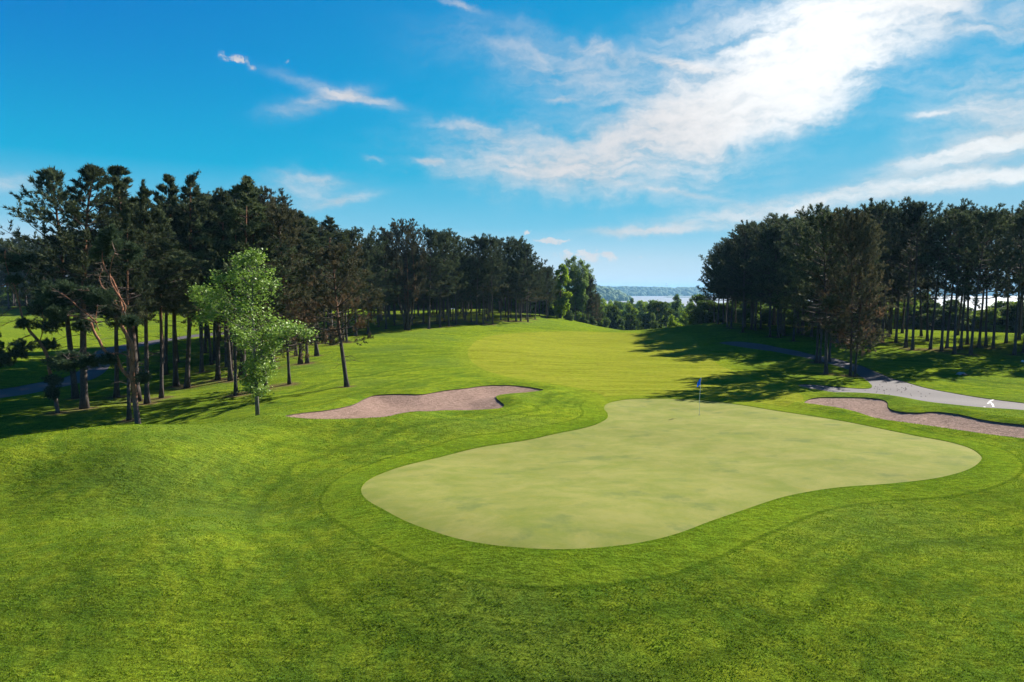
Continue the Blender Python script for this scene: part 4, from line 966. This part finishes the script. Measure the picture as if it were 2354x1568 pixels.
# ------------------------------------------------------------------ flag, cup and small things
fp = ground(1607, 953); gz = fp.z-.018
root = empty('flagstick', (fp.x, fp.y, gz)); tag(root, 'white golf flagstick with blue flag in the hole at the back of the green', 'flagstick')
g = Geo(); g.tube([(0, 0, -.1), (.0, 0, 1.1), (.045, 0, 2.14)], [.012, .010, .008], 8); link('pole', g.mesh('pole'), simple('pole_white', (.72, .76, .78), .35), root)
# limp flag: a folded cloth with thickness
nu, nv = 9, 12; Vf = []
for s in (-1, 1):
    for i in range(nu):
        for j in range(nv):
            u, v = i/(nu-1), j/(nv-1)
            z = 2.12-u*.20-v*(.40-.06*u)+.02*math.sin(v*7); x = .044-u*.20-.035*v*u; y = -.05*math.sin(u*9+v*2)*u-.10*u+s*.0015
            Vf.append((x, y, z))
Ff = []
for s in range(2):
    o_ = s*nu*nv
    for i in range(nu-1):
        for j in range(nv-1):
            q = (o_+i*nv+j, o_+i*nv+j+1, o_+(i+1)*nv+j+1, o_+(i+1)*nv+j); Ff.append(q if s else q[::-1])
for i in range(nu-1):
    for j in (0, nv-1): Ff.append((i*nv+j, (i+1)*nv+j, nu*nv+(i+1)*nv+j, nu*nv+i*nv+j))
me = bpy.data.meshes.new('flag'); me.from_pydata(Vf, [], Ff); me.update(); me.polygons.foreach_set('use_smooth', np.ones(len(Ff), bool))
fm, ft, fb = new_mat('flag_cloth'); fc_ = ft.node('ShaderNodeTexCoord').outputs['Object']
ft.l.new(ft.mix(ft.noise(fc_, 9, 2), (.006, .13, .55), (.01, .19, .68)), fb.inputs['Base Color']); fb.inputs['Roughness'].default_value = .6
ftr = ft.node('ShaderNodeBsdfTranslucent', {0: (.02, .3, .9, 1)}); fmx = ft.node('ShaderNodeMixShader', {0: .4}); ft.l.new(fb.outputs[0], fmx.inputs[1]); ft.l.new(ftr.outputs[0], fmx.inputs[2]); ft.l.new(fmx.outputs[0], ft.n['Material Output'].inputs[0])
fl = link('flag', me, fm, root)
g = Geo(); g.tube([(.030, -.004, 1.74), (.047, -.004, 2.13)], [.011, .011], 6); link('sleeve', g.mesh('sleeve'), M['white'], root)
g = Geo(); n_ = 20
ri = [(math.cos(6.283*i/n_), math.sin(6.283*i/n_)) for i in range(n_)]
V = [(a*.054, b_*.054, .006) for a, b_ in ri]+[(a*.062, b_*.062, .006) for a, b_ in ri]+[(a*.054, b_*.054, -.006) for a, b_ in ri]+[(a*.062, b_*.062, -.006) for a, b_ in ri]
Fh = []
for i in range(n_): j = (i+1) % n_; Fh += [(i, n_+i, n_+j, j), (2*n_+i, i, j, 2*n_+j), (n_+i, 3*n_+i, 3*n_+j, n_+j)]
g.add(V, Fh); g.add([(a*.054, b_*.054, .003) for a, b_ in ri], [tuple(range(n_))])
cup = link('golf_hole', g.mesh('golf_hole', False), simple('cup_dark', (.02, .02, .018), .8), None, (fp.x, fp.y, gz)); tag(cup, 'small round dark hole at the foot of the flagstick', 'golf hole')
def rock(name, px, py, sx, sy, sz, col, label, cat, seed):
    p = ground(px, py); rn = random.Random(seed); bm = __import__('bmesh').new(); B_ = __import__('bmesh').ops
    B_.create_icosphere(bm, subdivisions=3, radius=1.0)
    for v in bm.verts:
        n_ = 1+.22*math.sin(v.co.x*3+seed)+.15*math.sin(v.co.y*5+v.co.z*4+seed)+rn.uniform(-.03, .03); v.co = Vector((v.co.x*sx*n_, v.co.y*sy*n_, max(v.co.z, -.35)*sz*n_))
    me = bpy.data.meshes.new(name); bm.to_mesh(me); bm.free(); return tag(link(name, me, simple(name+'_surface', col, .85, 0, .35, 5), None, tuple(p)), label, cat)
rock('flat_rock', 2207, 861, .42, .25, .16, (.23, .24, .27), 'flat grey stone lying in the shaded grass right of the path', 'rock', 1)
rock('soil_lump', 2219, 862.5, .28, .18, .10, (.06, .04, .03), 'dark lump of earth touching the flat grey stone', 'soil', 3)
rock('marker_stone', 2351, 832, .18, .12, .12, (.5, .52, .55), 'small white marker stone by the right edge of the photo', 'marker stone', 2)
p = ground(2173, 927.5); g = Geo()
bm = __import__('bmesh').new(); __import__('bmesh').ops.create_uvsphere(bm, u_segments=16, v_segments=10, radius=.021); me = bpy.data.meshes.new('golf_ball'); bm.to_mesh(me); bm.free()
tag(link('golf_ball', me, M['white'], None, (p.x, p.y, p.z+.02)), 'white golf ball in the grass between the right bunker and the path', 'golf ball')
# pine cones on the path
bm = __import__('bmesh').new(); __import__('bmesh').ops.create_cone(bm, cap_ends=True, segments=9, radius1=.035, radius2=.012, depth=.085)
__import__('bmesh').ops.subdivide_edges(bm, edges=bm.edges[:], cuts=1)
for i, v in enumerate(bm.verts): v.co *= 1+.18*math.sin(i*2.4)
me = bpy.data.meshes.new('pine_cone'); bm.to_mesh(me); bm.free(); me.materials.append(simple('cone_brown', (.035, .025, .02), .9))
for i in range(40):
    for _ in range(20):
        px = rnd.gauss(2045, 55); py = np.interp(px, [1930, 2000, 2100, 2200], [893, 895, 900, 915])+rnd.gauss(0, 9); q = hit(px, py)
        if psdf(PATH2, np.array([q[0]]), np.array([q[1]]))[0] > .15: break
    o = link('pine_cone', me, None, None, (q[0], q[1], height(q[0], q[1])[0]-.03+.03)); o.rotation_euler = (R(90), 0, rnd.uniform(0, 6.28)); o.scale = (.62, .62, .62); tag(o, 'small dark pine cone lying on the shaded grey path at the fork', 'pine cone', 'pine cones on the path')

# bare needle litter round the trunks, worn into the turf
_V = np.array([v.co[:2] for v in g_ob.data.vertices]); _l = np.zeros(len(_V)); _near = (np.abs(_V[:, 0]) < 130) & (_V[:, 1] > 28) & (_V[:, 1] < 165); _vi = np.nonzero(_near)[0]
for a, b_ in BASES:
    d_ = (_V[_vi, 0]-a)**2+(_V[_vi, 1]-b_)**2; _l[_vi] += np.exp(-d_/.35)*.9+np.exp(-d_/7.0)*.16
_at = g_ob.data.attributes.new('litter', 'FLOAT', 'POINT'); _at.data.foreach_set('value', np.clip(_l, 0, 1).astype(np.float32))

# ------------------------------------------------------------------ grass blades
def blades(n, seed):
    r2 = np.random.default_rng(seed); y = 9.5+(r2.uniform(0, 1, n)**2.0)*38; x = r2.uniform(-1, 1, n)*(y*.80+1.5)
    sg = psdf(GREEN, x, y); keep = (sg < -.02) & (psdf(BUNK1, x, y) < -.02) & (psdf(BUNK2, x, y) < -.02) & (psdf(PATH2, x, y) < -.02) & ((sg < -1.4) | (r2.uniform(0, 1, n) < .5)) & (r2.uniform(0, 1, n) > sst(y, 22, 44))
    x, y, sg = x[keep], y[keep], sg[keep]; n = len(x); z = height(x, y)
    cl = .75+.35*vnoise(x, y, .35, 4)+.3*vnoise(x, y, .13, 2)+.2*vnoise(x, y, 1.1, 6)
    h = np.where(sg < -1.35, .034, .016)*r2.uniform(.5, 1.4, n)*np.clip(cl, .35, 1.5); w = (.006+.0005*y)*r2.uniform(.7, 1.3, n)
    a = r2.uniform(0, 6.283, n); le = h*r2.uniform(.2, 1.0, n); b = a+r2.uniform(.6, 2.5, n)
    P = np.stack([x, y, z-.004], 1); s = np.stack([np.cos(a), np.sin(a), 0*a], 1)*w[:, None]; t_ = P+np.stack([np.cos(b)*le, np.sin(b)*le, h], 1)
    V = np.stack([P-s, P+s, t_], 1).reshape(-1, 3); return np_mesh('grass', V, np.arange(len(V)).reshape(-1, 3))
gm = foliage('grass_blades', (.062, .118, .008), (.105, .165, .009), (.19, .23, .02), None, .4, .9, .0, .5)
tag(link('grass', blades(620000, 5), gm), 'mown green grass blades covering the near slope round the green', 'grass', kind='stuff')

# ------------------------------------------------------------------ haze
hv = Geo(); x0, x1, y0, y1, z0, z1 = -14300, 14300, -900, 14300, -40, 88
hv.add([(x0,y0,z0),(x1,y0,z0),(x1,y1,z0),(x0,y1,z0),(x0,y0,z1),(x1,y0,z1),(x1,y1,z1),(x0,y1,z1)], [(0,3,2,1),(4,5,6,7),(0,1,5,4),(1,2,6,5),(2,3,7,6),(3,0,4,7)])
hm = bpy.data.materials.new('haze_air'); hm.use_nodes = True; ht = NT(hm.node_tree); ht.n.clear()
pv = ht.node('ShaderNodeVolumePrincipled', {'Color': (.30, .62, .96, 1), 'Density': 1.1e-4}); ho = ht.node('ShaderNodeOutputMaterial'); ht.l.new(pv.outputs[0], ho.inputs['Volume'])
tag(link('haze', hv.mesh('haze', False), hm), 'pale blue haze over the valley and lake', 'haze', kind='stuff')
